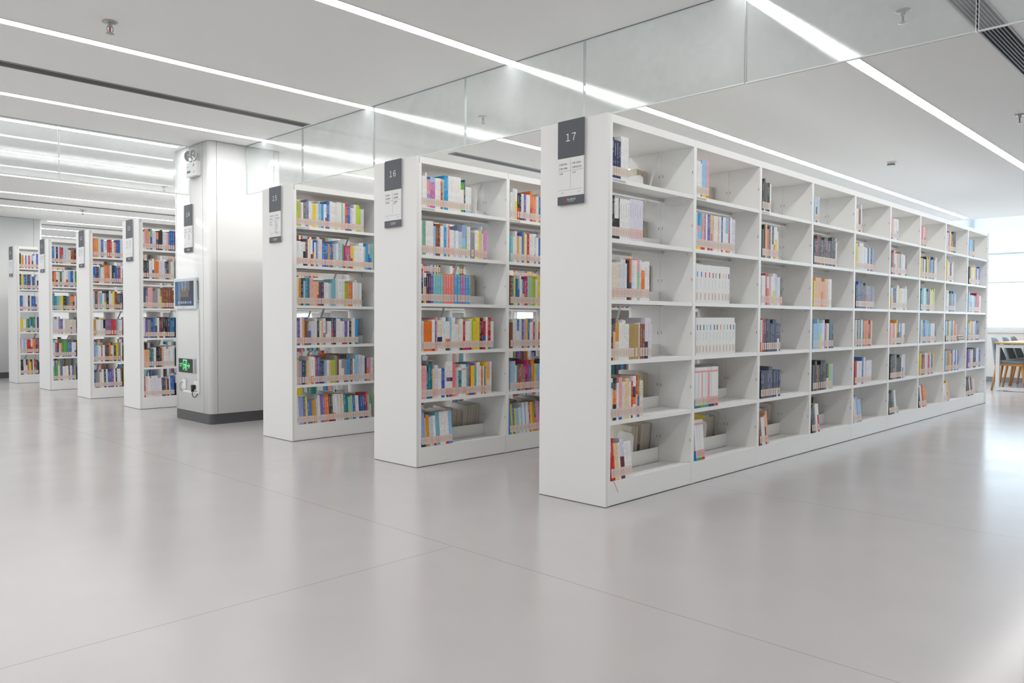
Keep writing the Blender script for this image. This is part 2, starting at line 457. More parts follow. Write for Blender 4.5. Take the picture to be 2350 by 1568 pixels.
# hanging glass smoke barrier
struct('trim_3', box_mesh('glass_channel', (.346, -6, CEIL - .0022), (.354, 4.9, CEIL), M['joint']))
struct('trim_4', box_mesh('glass_channel', (-9, 5.356, CEIL - .0022), (-.06, 5.364, CEIL), M['joint']))
def pane(x0, x1, y0, y1, label):
    ax = 'y' if x1 - x0 < .1 else 'x'
    t = thing('glass_panel', label, 'glass panel', ((x0 + x1) / 2, (y0 + y1) / 2, CEIL - .001), 'hanging glass panels of the smoke barrier')
    dx, dy = (x1 - x0) / 2, (y1 - y0) / 2; g = .003
    if ax == 'y': dy -= g
    else: dx -= g
    q = MB(); q.box((-dx, -dy, -.494), (dx, dy, -.005))
    for i, f in enumerate(q.f):
        ed = {0: 1, 1: 1, 2: 1 if ax == 'y' else 0, 3: 0 if ax == 'y' else 1, 4: 1 if ax == 'y' else 0, 5: 0 if ax == 'y' else 1}[i]
        q.m[i] = ed
    link('sheet', q.mesh('sheet', [M['glass'], M['gedge']]), t)
    q = MB(); q.box((-dx - .001, -dy - .001, -.5), (dx + .001, dy + .001, -.494))
    link('edge_strip', q.mesh('edge_strip', M['gedge']), t)
GX = .35
for a, b, lab in ((3.83, 4.905, 'hanging glass panel meeting the face of the square column'),
                  (2.712, 3.82, 'hanging glass panel directly above sign 15'),
                  (1.59, 2.705, 'hanging glass panel directly above sign 16'),
                  (.475, 1.585, 'hanging glass panel over the aisle between signs 16 and 17'),
                  (-.63, .47, 'hanging glass panel directly above sign 17 and the end of bookcase 17'),
                  (-1.73, -.635, 'hanging glass panel in front of bookcase 17, next to the slatted vent'),
                  (-2.83, -1.735, 'hanging glass panel on the far side of the slatted vent from bookcase 17')):
    pane(GX - .006, GX + .006, a, b, lab)
for a, b, lab in ((-1.253, -.052, 'hanging glass panel running from the emergency light on the square column'),
                  (-2.455, -1.258, 'hanging glass panel one along from the emergency light, cut by the picture edge'),
                  (-3.66, -2.46, 'hanging glass panel two along from the emergency light')):
    pane(a, b, 5.354, 5.366, lab)

# ------------------------------------------------------------------ bookcases
SH = [1.871, 1.529, 1.182, .834, .488, .141]
H, D, BAY = 2.2257, .50, .90
TILT = rad(5)
TH_S = .024
BW = BAY - .033
def shelf_mesh():
    q = MB(); h = BW / 2
    q.box((-h, .002, -.002), (h, .236, 0))
    q.box((-h, .002, -TH_S), (h, .0036, -.002)); q.box((-h, .0036, -TH_S), (h, .016, -TH_S + .0015))
    q.box((-h, .2344, -TH_S), (h, .236, -.002)); q.box((-h, .222, -TH_S), (h, .2344, -TH_S + .0015))
    for s in (-1, 1):
        a, b = (s * h, s * (h - .0016)) if s < 0 else (s * (h - .0016), s * h)
        q.box((a, .012, -.050), (b, .230, -.002))
        for y in (.04, .2):
            q.box((s * (h - .0016) - .0008, y - .0018, -.039), (s * (h - .0016) + .0006, y + .0018, -.0355), 1)
    return q.mesh('shelf', [M['steel'], M['slot']])
def bottom_mesh():
    q = MB(); h = BW / 2; d = math.tan(TILT)
    P = [(.002, 0), (.236, -.234 * d)]
    q.quad([(-h, P[0][0], P[0][1]), (h, P[0][0], P[0][1]), (h, P[1][0], P[1][1]), (-h, P[1][0], P[1][1])])
    q.quad([(-h, P[1][0], P[1][1] - .003), (h, P[1][0], P[1][1] - .003), (h, P[0][0], P[0][1] - .006), (-h, P[0][0], P[0][1] - .006)])
    q.quad([(-h, P[0][0], P[0][1] - .006), (h, P[0][0], P[0][1] - .006), (h, P[0][0], P[0][1]), (-h, P[0][0], P[0][1])])
    return q.mesh('bottom_shelf', M['steel'])
def upright_mesh(w):
    q = MB(); h = w / 2
    q.box((-h, 0, 0), (h, .2493, 2.179))
    for z in [s + .147 for s in SH]:
        for y in (.010, .236):
            for s in (-1, 1):
                q.box((s * h - .0004, y - .0014, z - .009), (s * h + .0004, y + .0014, z + .009), 1)
    return q.mesh('upright_panel', [M['steel'], M['slot']])
ME = dict(shelf=shelf_mesh(), bottom=bottom_mesh(), up=upright_mesh(.033), up0=upright_mesh(.025),
          stop=box_mesh('back_stop', (-BW / 2, -.0008, 0), (BW / 2, .0008, .072), M['steel']),
          stopb=box_mesh('back_stop', (-BW / 2, -.0008, -.0228), (BW / 2, .0008, .075), M['steel']),
          plinth=box_mesh('plinth', (-BW / 2, 0, .004), (BW / 2, .0015, .1395), M['steel']),
          top=box_mesh('top_panel', (-BAY / 2 + .0008, .0008, 2.1795), (BAY / 2 - .0008, D - .0008, H - .001), M['steel']),
          end=box_mesh('end_panel', (-.011, -.003, .004), (.011, D + .003, H), M['endpanel']))
ROWS = {17: (0.0, 9, 0), 16: (1.689, 6, 0), 15: (3.384, 6, 0), 14: (5.08, 4, 1), 13: (6.774, 4, 0), 12: (8.458, 4, 0), 11: (10.187, 3, 0), 10: (11.890, 3, 0)}
CASELAB = {17: 'long white double-sided bookcase signed 17, the nearest row with nine bays in view',
           16: 'white double-sided bookcase signed 16, full of colourful books, behind bookcase 17',
           15: 'white double-sided bookcase signed 15, standing beside the square column',
           14: 'white double-sided bookcase hidden behind the square column, glimpsed through bookcase 15',
           13: 'white double-sided bookcase signed 13, just past the tablet on the square column',
           12: 'white double-sided bookcase signed 12, between bookcases 11 and 13',
           11: 'white double-sided bookcase signed 11, between bookcases 10 and 12',
           10: 'white double-sided bookcase signed 10, the farthest row, before the plain column'}
def bookcase(n):
    Y, nb, xs = ROWS[n]
    t = thing('bookcase', CASELAB[n], 'bookcase', (xs * BAY, Y, 0), 'white bookcases in parallel rows')
    link('end_panel', ME['end'], t, (-.0142, 0, 0))
    link('end_panel', ME['end'], t, (nb * BAY + .045, 0, 0))
    for k in range(nb + 1):
        x = .0095 if k == 0 else k * BAY + (.004 if k < nb else .016)
        me = ME['up0'] if k == 0 else ME['up']
        link('upright_panel', me, t, (x, 0, 0)); link('upright_panel', me, t, (x, D, 0), (0, 0, pi))
    for k in range(nb):
        x = k * BAY + BAY / 2 + (.004 if k else .002)
        link('top_panel', ME['top'], t, (x + .002, 0, 0))
        for side in (0, 1):
            y, r = (0, 0) if side == 0 else (D, pi)
            for s in range(5): link('shelf', ME['shelf'], t, (x, y, SH[s]), (0, 0, r))
            link('bottom_shelf', ME['bottom'], t, (x, y, SH[5]), (0, 0, r))
            link('plinth', ME['plinth'], t, (x, y + (.001 if side == 0 else -.001), 0), (0, 0, r))
        for s in range(0 if n in (15, 16) else 1, 5): link('back_stop', ME['stop'], t, (x, D / 2, SH[s]))
        link('back_stop', ME['stopb'], t, (x, D / 2, SH[5]))
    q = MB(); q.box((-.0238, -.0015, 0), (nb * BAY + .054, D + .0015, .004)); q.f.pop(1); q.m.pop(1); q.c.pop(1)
    link('foot_shadow_line', q.mesh('foot_shadow_line', M['slot']), t)  # black strip put in as the shadow line between bookcase and floor
    q = MB(); a, b = Vector((.86, D / 2 + .004, 2.178)), Vector((.05, D / 2 + .004, .14))
    d = (b - a).normalized(); w = Vector((d.z, 0, -d.x)) * .009
    for y0, y1 in ((-.0015, .0015),):
        P = [a + w, a - w, b - w, b + w]
        i = len(q.v)
        q.v += [tuple(p + Vector((0, y0, 0))) for p in P] + [tuple(p + Vector((0, y1, 0))) for p in P]
        for f in ((0, 1, 2, 3), (7, 6, 5, 4), (0, 4, 5, 1), (1, 5, 6, 2), (2, 6, 7, 3), (3, 7, 4, 0)):
            q.f.append(tuple(i + j for j in f)); q.m.append(0); q.c.append(None)
    link('cross_brace', q.mesh('cross_brace', M['steel']), t)
    return t
for n in ROWS: bookcase(n)

# ------------------------------------------------------------------ signs
CARD = {17: (('G 852/7426—', 'G 891.3/1061'), ('G 891.3/1061—', 'G 899.92/2325'), ('G 体育',), ('G 体育',)),
        16: (('G 761/227—', 'G 782/2784'), ('G 782/2822—', 'G 852/4602'), ('G 家庭教育',), ('G 家庭教育', 'G 体育'))}
def end_sign(n):
    Y = ROWS[n][0]
    if n == 14: x, yc, zo = CX0 - .0005, 5.366, .010
    else: x, yc, zo = -.0255, Y + .255, 0
    where = 'square column' if n == 14 else 'bookcase end panel'
    t = thing('end_sign', 'dark grey and white board numbered %d on the %s' % (n, where), 'sign', (x, yc, 1.737 + zo), 'numbered boards on the bookcase ends')
    h = .1
    bevel(link('mount_plate', box_mesh('mount_plate', (-.011, -h + .004, .004), (0, h - .002, .486), M['alu']), t), .001)
    bevel(link('header_plate', box_mesh('header_plate', (-.015, -h, .272), (-.011, h, .490), M['sign']), t), .002)
    cd_ = bevel(link('info_card', box_mesh('info_card', (-.0145, -h + .003, .050), (-.011, h, .2715), M['card']), t), .001)
    bevel(link('footer_plate', box_mesh('footer_plate', (-.015, -h, 0), (-.011, h, .0495), M['sign']), t), .002)
    text('number', ''.join(chr(0xFF10 + int(c_)) for c_ in str(n)), .060, t, (-.0153, 0, .385), M['white'], align='CENTER', squeeze=.92)
    xx = -.0147
    if n in CARD:
        L1, L2, L3, L4 = CARD[n]
        for col, (rows, sub) in enumerate(((L1, L3), (L2, L4))):
            y = .088 if col == 0 else -.008
            for r, s in enumerate(rows): text('call_number', s, .0165, t, (xx, y, .236 - .024 * r), M['black'], squeeze=.72)
            for r, s in enumerate(sub): text('subject', s, .011, t, (xx, y, .182 - .0125 * r), M['grey'], squeeze=.9)
    else:
        q = MB(); rl = random.Random(n)
        for col in (0, 1):
            y = .088 if col == 0 else -.008
            for r in range(2 + (3 if col == 0 else {15: 9, 14: 5}.get(n, 3))):
                z = .236 - .024 * r if r < 2 else .182 - .0125 * (r - 2)
                w_ = rl.uniform(.045, .07) if r < 2 else rl.uniform(.02, .045)
                hh_ = .0055 if r < 2 else .0036; a = 0
                while a < w_:
                    g_ = rl.uniform(.003, .007); q.box((-.0148, y - a - g_, z - hh_), (-.0145, y - a, z + hh_)); a += g_ + .0025
        link('small_print', q.mesh('small_print', M['pale']), t)
    q = MB()
    q.box((-.0148, -.088, .1955), (-.0145, .092, .1970)); q.box((-.0148, -.088, .0855), (-.0145, .092, .0868))
    q.box((-.0148, .0015, .095), (-.0145, .0027, .262))
    for s in (-1, 1):
        y = .045 * (-s) + (.01 if s < 0 else -.012)
        q.box((-.0148, y - .011, .0697), (-.0145, y + .011, .0706))
        tip = y + (.0155 if s < 0 else -.0155)
        bs = y + (.007 if s < 0 else -.007)
        q.quad([(-.0148, tip, .0701), (-.0148, bs, .0736), (-.0148, bs, .0666)])
    link('rules_and_arrows', q.mesh('rules_and_arrows', M['grey']), t)
    q = MB(); y0, z0 = .045, .0145
    for a, b, c, d in ((0, 0, 3, 21), (3, 0, 15, 3), (12, 0, 15, 21), (0, 18, 15, 21), (5, 6, 7, 16), (8, 6, 10, 16), (3, 9.5, 12, 11.5), (5, 13.5, 10, 15)):
        q.box((-.0155, y0 - c / 1000, z0 + b / 1000), (-.015, y0 - a / 1000, z0 + d / 1000))
    link('red_seal', q.mesh('red_seal', M['red']), t)
    text('library_name', '昆山市图书馆', .0125, t, (-.0153, .026, .029), M['white'], squeeze=.85)
    text('library_name_latin', 'KUNSHAN LIBRARY', .0058, t, (-.0153, .020, .0185), M['white'], squeeze=.9)
for n in ROWS: end_sign(n)
# small shelf-edge stickers on the top shelf lips
def edge_sticker(x, Y, label):
    t = thing('edge_label', label, 'label', (x, Y, 1.8585), 'printed strips stuck on the top shelf edges')
    q = MB(); rl = random.Random(label); a = 0
    while a < .115:
        g_ = rl.uniform(.003, .008); q.box((a, -.0014, -.004), (a + g_, -.0010, .004)); a += g_ + .003
    link('small_print', q.mesh('small_print', M['pale']), t)
    link('strip', box_mesh('strip', (-.004, -.0010, -.009), (.125, -.0002, .009), M['card']), t)
edge_sticker(.028, .002, 'printed white strip on the top shelf edge of bookcase 17, nearest bay')
edge_sticker(.922, .002, 'printed white strip on the top shelf edge of bookcase 17, second bay')
edge_sticker(1.822, .002, 'printed white strip on the top shelf edge of bookcase 17, third bay')
edge_sticker(.028, 1.691, 'printed white strip on the top shelf edge of bookcase 16, nearest bay')
edge_sticker(.922, 1.691, 'printed white strip on the top shelf edge of bookcase 16, second bay')
edge_sticker(.028, 3.386, 'printed white strip on the top shelf edge of bookcase 15')

# ------------------------------------------------------------------ books
PAL = {'w': 'efefee', 'i': 'e9e0d0', 'l': 'e0deec', 'k': '26262b', 'n': '2b3560', 'b': '2c6cc0', 'c': '2f9fdc', 's': '9ccaea',
       't': '11808c', 'a': '7cc6d0', 'g': '4aa84c', 'm': 'a3d2b2', 'y': 'f3d72e', 'h': 'e0a01c', 'o': 'f07f2c', 'e': 'f2b98c',
       'p': 'efaeb2', 'f': 'c9287c', 'r': 'd0282c', 'd': '6e2734', 'u': '8c5032', 'q': 'b9985a', 'v': '7a60b0', 'z': '58445f',
       'G': '97979b', 'x': '48484e', 'L': 'b6d236', 'O': 'f28880', 'D': '2f6c40', 'M': '82b49c', 'E': 'eed0a2', 'R': '9aaedd',
       'S': 'c3d6e6', 'P': 'd99cc6', 'F': 'c876b2', 'C': '56a9da', 'A': '78b6ca', 'Y': 'ead250', 'B': '2f5672'}
NAMES = {'w': 'white', 'i': 'cream', 'l': 'pale lilac', 'k': 'black', 'n': 'navy', 'b': 'blue', 'c': 'bright blue', 's': 'pale blue', 't': 'teal',
         'a': 'aqua', 'g': 'green', 'm': 'mint green', 'y': 'yellow', 'h': 'amber', 'o': 'orange', 'e': 'peach', 'p': 'pink', 'f': 'magenta',
         'r': 'red', 'd': 'maroon', 'u': 'brown', 'q': 'tan', 'v': 'violet', 'z': 'plum', 'G': 'grey', 'x': 'charcoal', 'L': 'lime', 'O': 'coral pink',
         'D': 'dark green', 'M': 'sage green', 'E': 'sand', 'R': 'periwinkle', 'S': 'pale grey-blue', 'P': 'lilac pink', 'F': 'orchid', 'C': 'sky blue',
         'A': 'grey-blue', 'Y': 'golden yellow', 'B': 'slate blue'}
PC = {k: lin(v) for k, v in PAL.items()}
PAPER = lin('ddd3c0'); STK = lin('e6d3c8'); BAR = lin('c0b3aa'); REDL = lin('ea7058')

def parse(spec):
    red = spec.endswith('!'); spec = spec.rstrip('!')
    title = None
    if '.' in spec: spec, title = spec.split('.')
    block = None; dot = None
    if '#' in spec: spec, block = spec.split('#')
    if '*' in spec: spec, dot = spec.split('*')
    segs = []; i = 0; top = 0
    while i < len(spec):
        c = spec[i]; i += 1; n = ''
        while i < len(spec) and spec[i].isdigit(): n += spec[i]; i += 1
        e = int(n) / 100 if n else 1.0
        segs.append((c, top, e)); top = e
    return segs, title, block, dot, red

def book_parts(t, h, d, spec, rng, glyphs=True):
    segs, title, block, dot, red = parse(spec)
    g = .0004; t = t - g; c = min(.0012, t * .18); b = .0007
    cov, pag, stk = MB(), MB(), MB()
    if block: title = 'x'
    marks = []; light = 1 if title in ('x', 'G', 'b', 'v', 'r', 'o') else 0
    if glyphs and title:
        z = h * (.62 if block else rng.uniform(.86, .94)); stop = h * (.42 if block else rng.uniform(.50, .62))
        step = rng.uniform(.0052, .0085) if glyphs is True else .013
        while z > stop:
            if rng.random() < .88: marks.append((z, z - step * .62, step, rng.uniform(.6, 1)))
            z -= step
        if rng.random() < .7:
            z = h * rng.uniform(.42, .46)
            for _ in range(rng.randint(3, 5)):
                marks.append((z, z - step * .5, step, .5)); z -= step * .8
    for col, a, e in segs:
        z1, z0 = h * (1 - a), h * (1 - e); C = PC[col]
        rows = [(z0, z1, None)]
        if glyphs and title and t > .006:
            rows = []; z = z1
            for za, zb, step, wf in marks:
                if zb >= z or za <= z0: 
                    if not (z0 < za and zb < z): continue
                a1_, b1_ = min(z, za), max(z0, zb)
                if a1_ - b1_ < 1e-4: continue
                if z - a1_ > 1e-5: rows.append((a1_, z, None))
                rows.append((b1_, a1_, wf)); z = b1_
            if z - z0 > 1e-5: rows.append((z0, z, None))
        gw = min(t * .22, .0034)
        for a0, a1, on in rows:
            if on:
                T = tuple((.72 - .2 * light) * a_ + (.28 + .2 * light) * b_ for a_, b_ in zip(PC[title], C))
                m0, m1 = t / 2 - gw * on, t / 2 + gw * on
                for p0, p1, cc in ((c, m0, C), (m0, m1, T), (m1, t - c, C)):
                    cov.quad([(p0, 0, a0), (p1, 0, a0), (p1, 0, a1), (p0, 0, a1)], 0, cc)
            else:
                cov.quad([(c, 0, a0), (t - c, 0, a0), (t - c, 0, a1), (c, 0, a1)], 0, C)
        cov.quad([(0, c, z0), (c, 0, z0), (c, 0, z1), (0, c, z1)], 0, C)
        cov.quad([(t - c, 0, z0), (t, c, z0), (t, c, z1), (t - c, 0, z1)], 0, C)
        cov.quad([(0, d, z0), (0, c, z0), (0, c, z1), (0, d, z1)], 0, C)
        cov.quad([(t, c, z0), (t, d, z0), (t, d, z1), (t, c, z1)], 0, C)
    for zz, col in ((h, segs[0][0]), (0, segs[-1][0])):
        C = PC[col]
        cov.quad([(0, c, zz), (c, 0, zz), (t - c, 0, zz), (t, c, zz), (t, b + c, zz), (0, b + c, zz)], 0, C)
        for x0, x1 in ((0, b), (t - b, t)): cov.quad([(x0, c + b, zz), (x1, c + b, zz), (x1, d, zz), (x0, d, zz)], 0, C)
    C = PC[segs[0][0]]
    for x0, x1 in ((0, b), (t - b, t)): cov.quad([(x0, d, 0), (x1, d, 0), (x1, d, h), (x0, d, h)], 0, C)
    cov.quad([(b, d, 0), (b, c + b, 0), (b, c + b, h), (b, d, h)], 0, C); cov.quad([(t - b, c + b, 0), (t - b, d, 0), (t - b, d, h), (t - b, c + b, h)], 0, C)
    if block or dot:
        w = min(.006, t * .3); z1, z0 = (h * .81, h * .67) if block else (h * .965, h * .925)
        x = t * (.62 if block else .5)
        cov.quad([(x - w, -.0002, z0), (x + w, -.0002, z0), (x + w, -.0002, z1), (x - w, -.0002, z1)], 0, PC[block or dot])
    pag.box((b + .0001, c + b, .001), (t - b - .0001, d - .002, h - .0012), 0, PAPER)
    w = min(t * .46, .0105); x = t / 2; z0, z1 = .016, .067
    o = REDL if red else STK
    e = min(.0016, w * .3)
    y = -.0004
    for x0, x1, a0, a1, cc in ((x - w, x + w, z0, z0 + e * 1.2, o), (x - w, x + w, z1 - e * 1.2, z1, o), (x - w, x - w + e, z0 + e * 1.2, z1 - e * 1.2, o),
                               (x + w - e, x + w, z0 + e * 1.2, z1 - e * 1.2, o), (x - w + e, x + w - e, z0 + e * 1.2, .026, STK), (x - w + e, x + w - e, .056, z1 - e * 1.2, STK),
                               (x - w + e, x - w * .22, .026, .056, STK), (x - w * .22, x + w * .36, .026, .056, BAR), (x + w * .36, x + w - e, .026, .056, STK)):
        stk.quad([(x0, y, a0), (x1, y, a0), (x1, y, a1), (x0, y, a1)], 0, cc)
    stk.quad([(x - w, 0, z1), (x - w, y, z1), (x + w, y, z1), (x + w, 0, z1)], 0, STK)
    stk.quad([(x - w, 0, z0), (x + w, 0, z0), (x + w, y, z0), (x - w, y, z0)], 0, STK)
    stk.quad([(x - w, 0, z0), (x - w, y, z0), (x - w, y, z1), (x - w, 0, z1)], 0, STK)
    stk.quad([(x + w, y, z0), (x + w, 0, z0), (x + w, 0, z1), (x + w, y, z1)], 0, STK)
    return cov, pag, stk

# bay by bay, spine by spine: (bookcase, bay, shelf, x of first spine, "thickness,height,colours" in mm)
NEAR = [
(17, 1, 1, 0.031, '16,229,n.w 24,215,n.w 20,215,n.w 20,214,n.w 15,247,w.G 20,246,w.G 20,246,w.G 20,245,w.G'),
(17, 1, 2, 0.029, '13,242,k.w 13,243,k.w 23,230,w50k.x 18,232,w50k.x 8,233,^k.w 26,232,w.x 23,232,w.x 25,233,w.t 24,232,w.t 20,241,l.x! 26,242,l.x! 24,242,l.x! 22,242,l.x! 25,242,l.x! 18,241,l.x!'),
(17, 1, 3, 0.029, '17,211,i.G 17,212,i.G! 18,212,i.G 15,213,i.G! 12,214,i.d 11,217,i.d 18,234,l.b! 15,234,l.b 13,234,l.b! 13,211,w.G 14,232,k.u 12,231,k.u 21,242,o58z92u.x 21,235,l.v! 18,235,w.G 17,235,w.G! 13,243,p32m.x 13,241,p32m.x 14,240,w.d! 17,229,w22o80w.i 22,230,w22o80w.i 25,234,w.n 23,234,w.u!'),
(17, 1, 4, 0.028, '22,235,k.w 12,234,z30e.w 11,234,z30e.w 16,214,h50i.x 17,215,h50i.x 31,216,w.r 13,230,w.x 18,230,w.x 20,208,w.x 17,208,w.x 22,207,q.x 15,207,q.x 14,207,q.x 47,206,q.x 10,214,^w.G! 30,207,u.w 23,208,u.w 33,245,l58k.r 16,245,l.b 13,245,l.b 11,208,^i.G'),
(17, 1, 5, 0.029, '11,245,w10D24w.s! 11,244,w10D24w.s 19,244,k28o62k.w 17,244,k28o62k.w 11,215,w.G 11,214,w.G! 16,244,p92b.v 16,245,p92b.v 19,218,i.r 15,218,i.r 20,237,E.x 17,237,E.q 10,216,^w.n 9,216,^w.n 17,216,r90x.y 16,246,w25k50o68w.r 15,247,w25k50o68w.w 17,249,r45e.w! 11,247,o50b.g 8,246,^g50b.w 18,217,i.k 17,216,i.k'),
(17, 1, 6, 0.046, '25,240,r.w 13,239,r.w 20,213,E.x 21,211,E.x 17,211,w.x 23,233,l45d.n 16,231,l45d.n 19,213,w.x 16,213,w.x 19,212,w.x 17,211,w.x'),
(17, 2, 1, 0.936, '9,228,^w.G 18,229,w.G 22,230,w.G 14,217,^w92t.e 22,240,s92y.b 23,241,s92y.b 14,241,^s92y.b 17,240,p92o.v 15,238,^p92o.v'),
(17, 2, 2, 0.939, '10,239,^w92y.n 16,238,c35p50s92y.b 14,237,^c35p50s92y.b 14,237,^c35p50s92y.w 15,237,a92r.x 17,239,p92r.d 17,238,p92r.d 11,236,^v92y.y 23,237,w.G 16,238,v92r.w 17,239,v92r.w 11,238,^s.b 20,238,y52o80y92r.q 17,238,p.n 16,236,w.x 13,236,^w.x 15,236,^w.x 13,237,^w.x 15,237,^e92y.x 17,237,w.x 12,237,^w.b 20,239,b92r.w 19,238,w.G 20,239,w.G 15,238,^s45w92o.x 17,238,s45w92o.x 12,238,^e92y.x 14,239,^v92o.w 28,244,w.G! 25,235,l.k 20,236,l.k'),
(17, 2, 3, 0.94, '25,250,w#c 67,250,w#b 41,248,w#r 59,250,w#f 36,248,w#u 38,249,w#q 57,249,w#k 44,250,w#e 35,250,w#p 37,250,w#n'),
(17, 2, 4, 0.944, '28,249,w#v 42,249,w#x 46,249,w#D 38,250,w#s 50,250,w#c 49,250,w#n 31,250,w#d 56,251,w#o 41,251,w#a 45,251,w#G 46,251,w#k 39,251,w#b 14,216,^w.G'),
(17, 2, 5, 0.942, '12,267,^w8p13w78t 13,267,i8p13w78t 13,267,^w8p13w78t 15,267,w8p13l78t 15,267,w8p13w78t 14,267,w8p13w78g 15,267,w8p13p78g 15,267,w8p13w78g! 15,267,w8p13w78g 15,266,w8p13l78g 16,266,w8p13w78c! 16,266,l8p13p78c! 13,266,^w8p13p78n! 12,266,^w8p13w78n! 13,266,^S8p13l78n! 13,266,^w8p13w78n! 12,266,^i8p13w78n! 11,266,^w8p13w78r! 16,266,w8p13w78c! 16,266,w8p13w78r! 17,266,l8p13w78r!'),
(17, 2, 6, 0.967, '24,267,w8p13w76c! 10,267,^w8p13l76g! 12,267,^w8p13w76g! 11,267,^w8p13w76g! 10,267,^w8p13l76g! 11,267,^w8p13w76g! 9,266,^w8p13w76r! 11,266,^w8p13w76r! 11,266,^w8p13w76r!'),
(16, 1, 1, 0.031, '9,220,^w.G 25,223,w.p 14,246,w.r 15,220,b8p55R82p.d 15,220,b8p55R82p.d 17,221,s14F.w 17,220,s14F.w 13,220,s14F.w 21,220,w.b 20,222,w.v 13,222,^w.b 16,221,e10r.w 15,221,m.x! 18,249,c.w 22,250,c.w 15,252,w.b 14,252,w.o 15,252,w.b 16,253,w.o 17,253,w.o 16,253,w.o 16,253,w.m 17,253,w.m 16,223,g25w72g.y 16,224,g25w72g.y 13,243,B.w 38,194,w92s.G 24,194,w92s.G'),
(16, 1, 2, 0.028, '7,243,^w.r 14,243,M.x 19,243,M.x 17,242,w.r! 18,247,w.x 18,247,w.p 19,246,w.v 22,214,s.v! 24,232,u.i 19,232,u.i 17,219,w.r 18,218,w.r 26,216,c.w! 12,241,w.x 19,228,O.w! 20,199,w.x 22,199,w.x! 18,196,S.G 27,198,w.x 20,192,S.G 16,194,^S.G 17,245,R40s68L90w.p 17,246,R40s68L90w.p 16,248,a.n 19,236,i.r 16,239,w.x 46,198,G.f 21,218,w.x! 20,218,w.x! 24,218,y.x 15,251,S.n! 8,199,^w.G 20,221,P.f! 23,223,P.f!'),
(16, 1, 3, 0.028, '16,245,r20n.w 10,235,^w80o.x 21,217,w15n45e.w 22,215,z.i! 18,215,z.i! 24,214,v*y.w 24,215,a*y.w 21,216,a*y.w 22,216,a*y.w 28,214,a*y.w 29,217,O*y.w 21,217,O*y.w 26,217,O*y.w 32,218,O*y.w 33,221,C*y.w 32,218,C*y.w 22,218,F*y.w 24,218,F*y.w 32,218,C*y.w 21,216,C*y.w'),
(16, 1, 4, 0.025, '12,216,^s.n! 12,217,^w.r! 20,216,o.x 20,215,o.x 18,216,o.x 21,217,o.x 18,228,w92r.o 11,228,^w92r.o 11,215,^b92y.w! 12,245,^p.d! 25,224,i55n82w.x 21,226,i55n82w.x 16,245,w.c 17,246,w.c 22,216,w60o92x.b! 20,216,w60o92x.b! 16,245,s.n 19,246,w.r 17,246,w.r 19,194,w.x 12,192,^w.x 15,214,i.x 19,234,w92x.r! 15,235,w92x.r 22,216,r.w 28,218,w92f.G! 24,218,w92f.G! 14,238,i92d.x 19,241,L.g 21,216,y.r 23,247,Y.u 23,246,Y.u 17,246,d.w! 18,242,d.w! 15,219,^r50b75r.b 14,219,^r50b75r.b 22,249,w.x 16,248,r92g.w 16,248,r92g.w 17,218,w92R.G 14,217,^w92R.G'),
(16, 1, 5, 0.025, '18,243,p.d 19,242,p.d 18,242,p.d 13,200,^b.y 23,245,t.p 16,244,t.p 12,216,^E.q! 11,216,^E.q! 16,241,l.x! 14,240,l.x! 18,216,w.f 16,217,w.f 15,215,b.e 17,215,b.e 17,215,w.k! 14,266,w45v56w78n.x! 14,266,w45r56w78c.x! 16,265,w45b56w78r.x! 15,264,w45n56w78v.x! 16,246,O.f 15,247,O.f 14,216,^p.v! 15,215,S.v! 15,215,w10t92w.w 17,215,w10t92w.w 15,237,w12p18w.G! 11,236,^w12p18w.G! 10,236,^w12p18w.G! 10,236,^w12p18w.G! 14,217,^m.d 17,241,c78o.y 19,244,r.y 21,244,b8y78b.o 18,245,b8y78b.o 19,243,o8c78o.y 19,246,w.r 18,248,w.r 14,217,^w.g 17,213,o.k! 16,217,^w.r! 12,214,^b.o 15,245,y70G92y.x 16,248,p12e55i.u 18,247,p12e55i.u 18,249,w.x'),
(16, 1, 6, 0.035, '24,250,R90n.b 13,248,R90n.b 10,208,^e92c.x! 15,231,o15h.x 15,230,o15h.x 21,211,S.r! 18,215,S.r! 22,218,w86r.g 21,243,A.r! 18,243,A.r! 16,238,w.x 13,238,w.x 13,238,w.x 13,241,w.n 17,242,w92r.r 15,242,w92r.r 16,242,s92c.c 17,243,s92c.c')
]
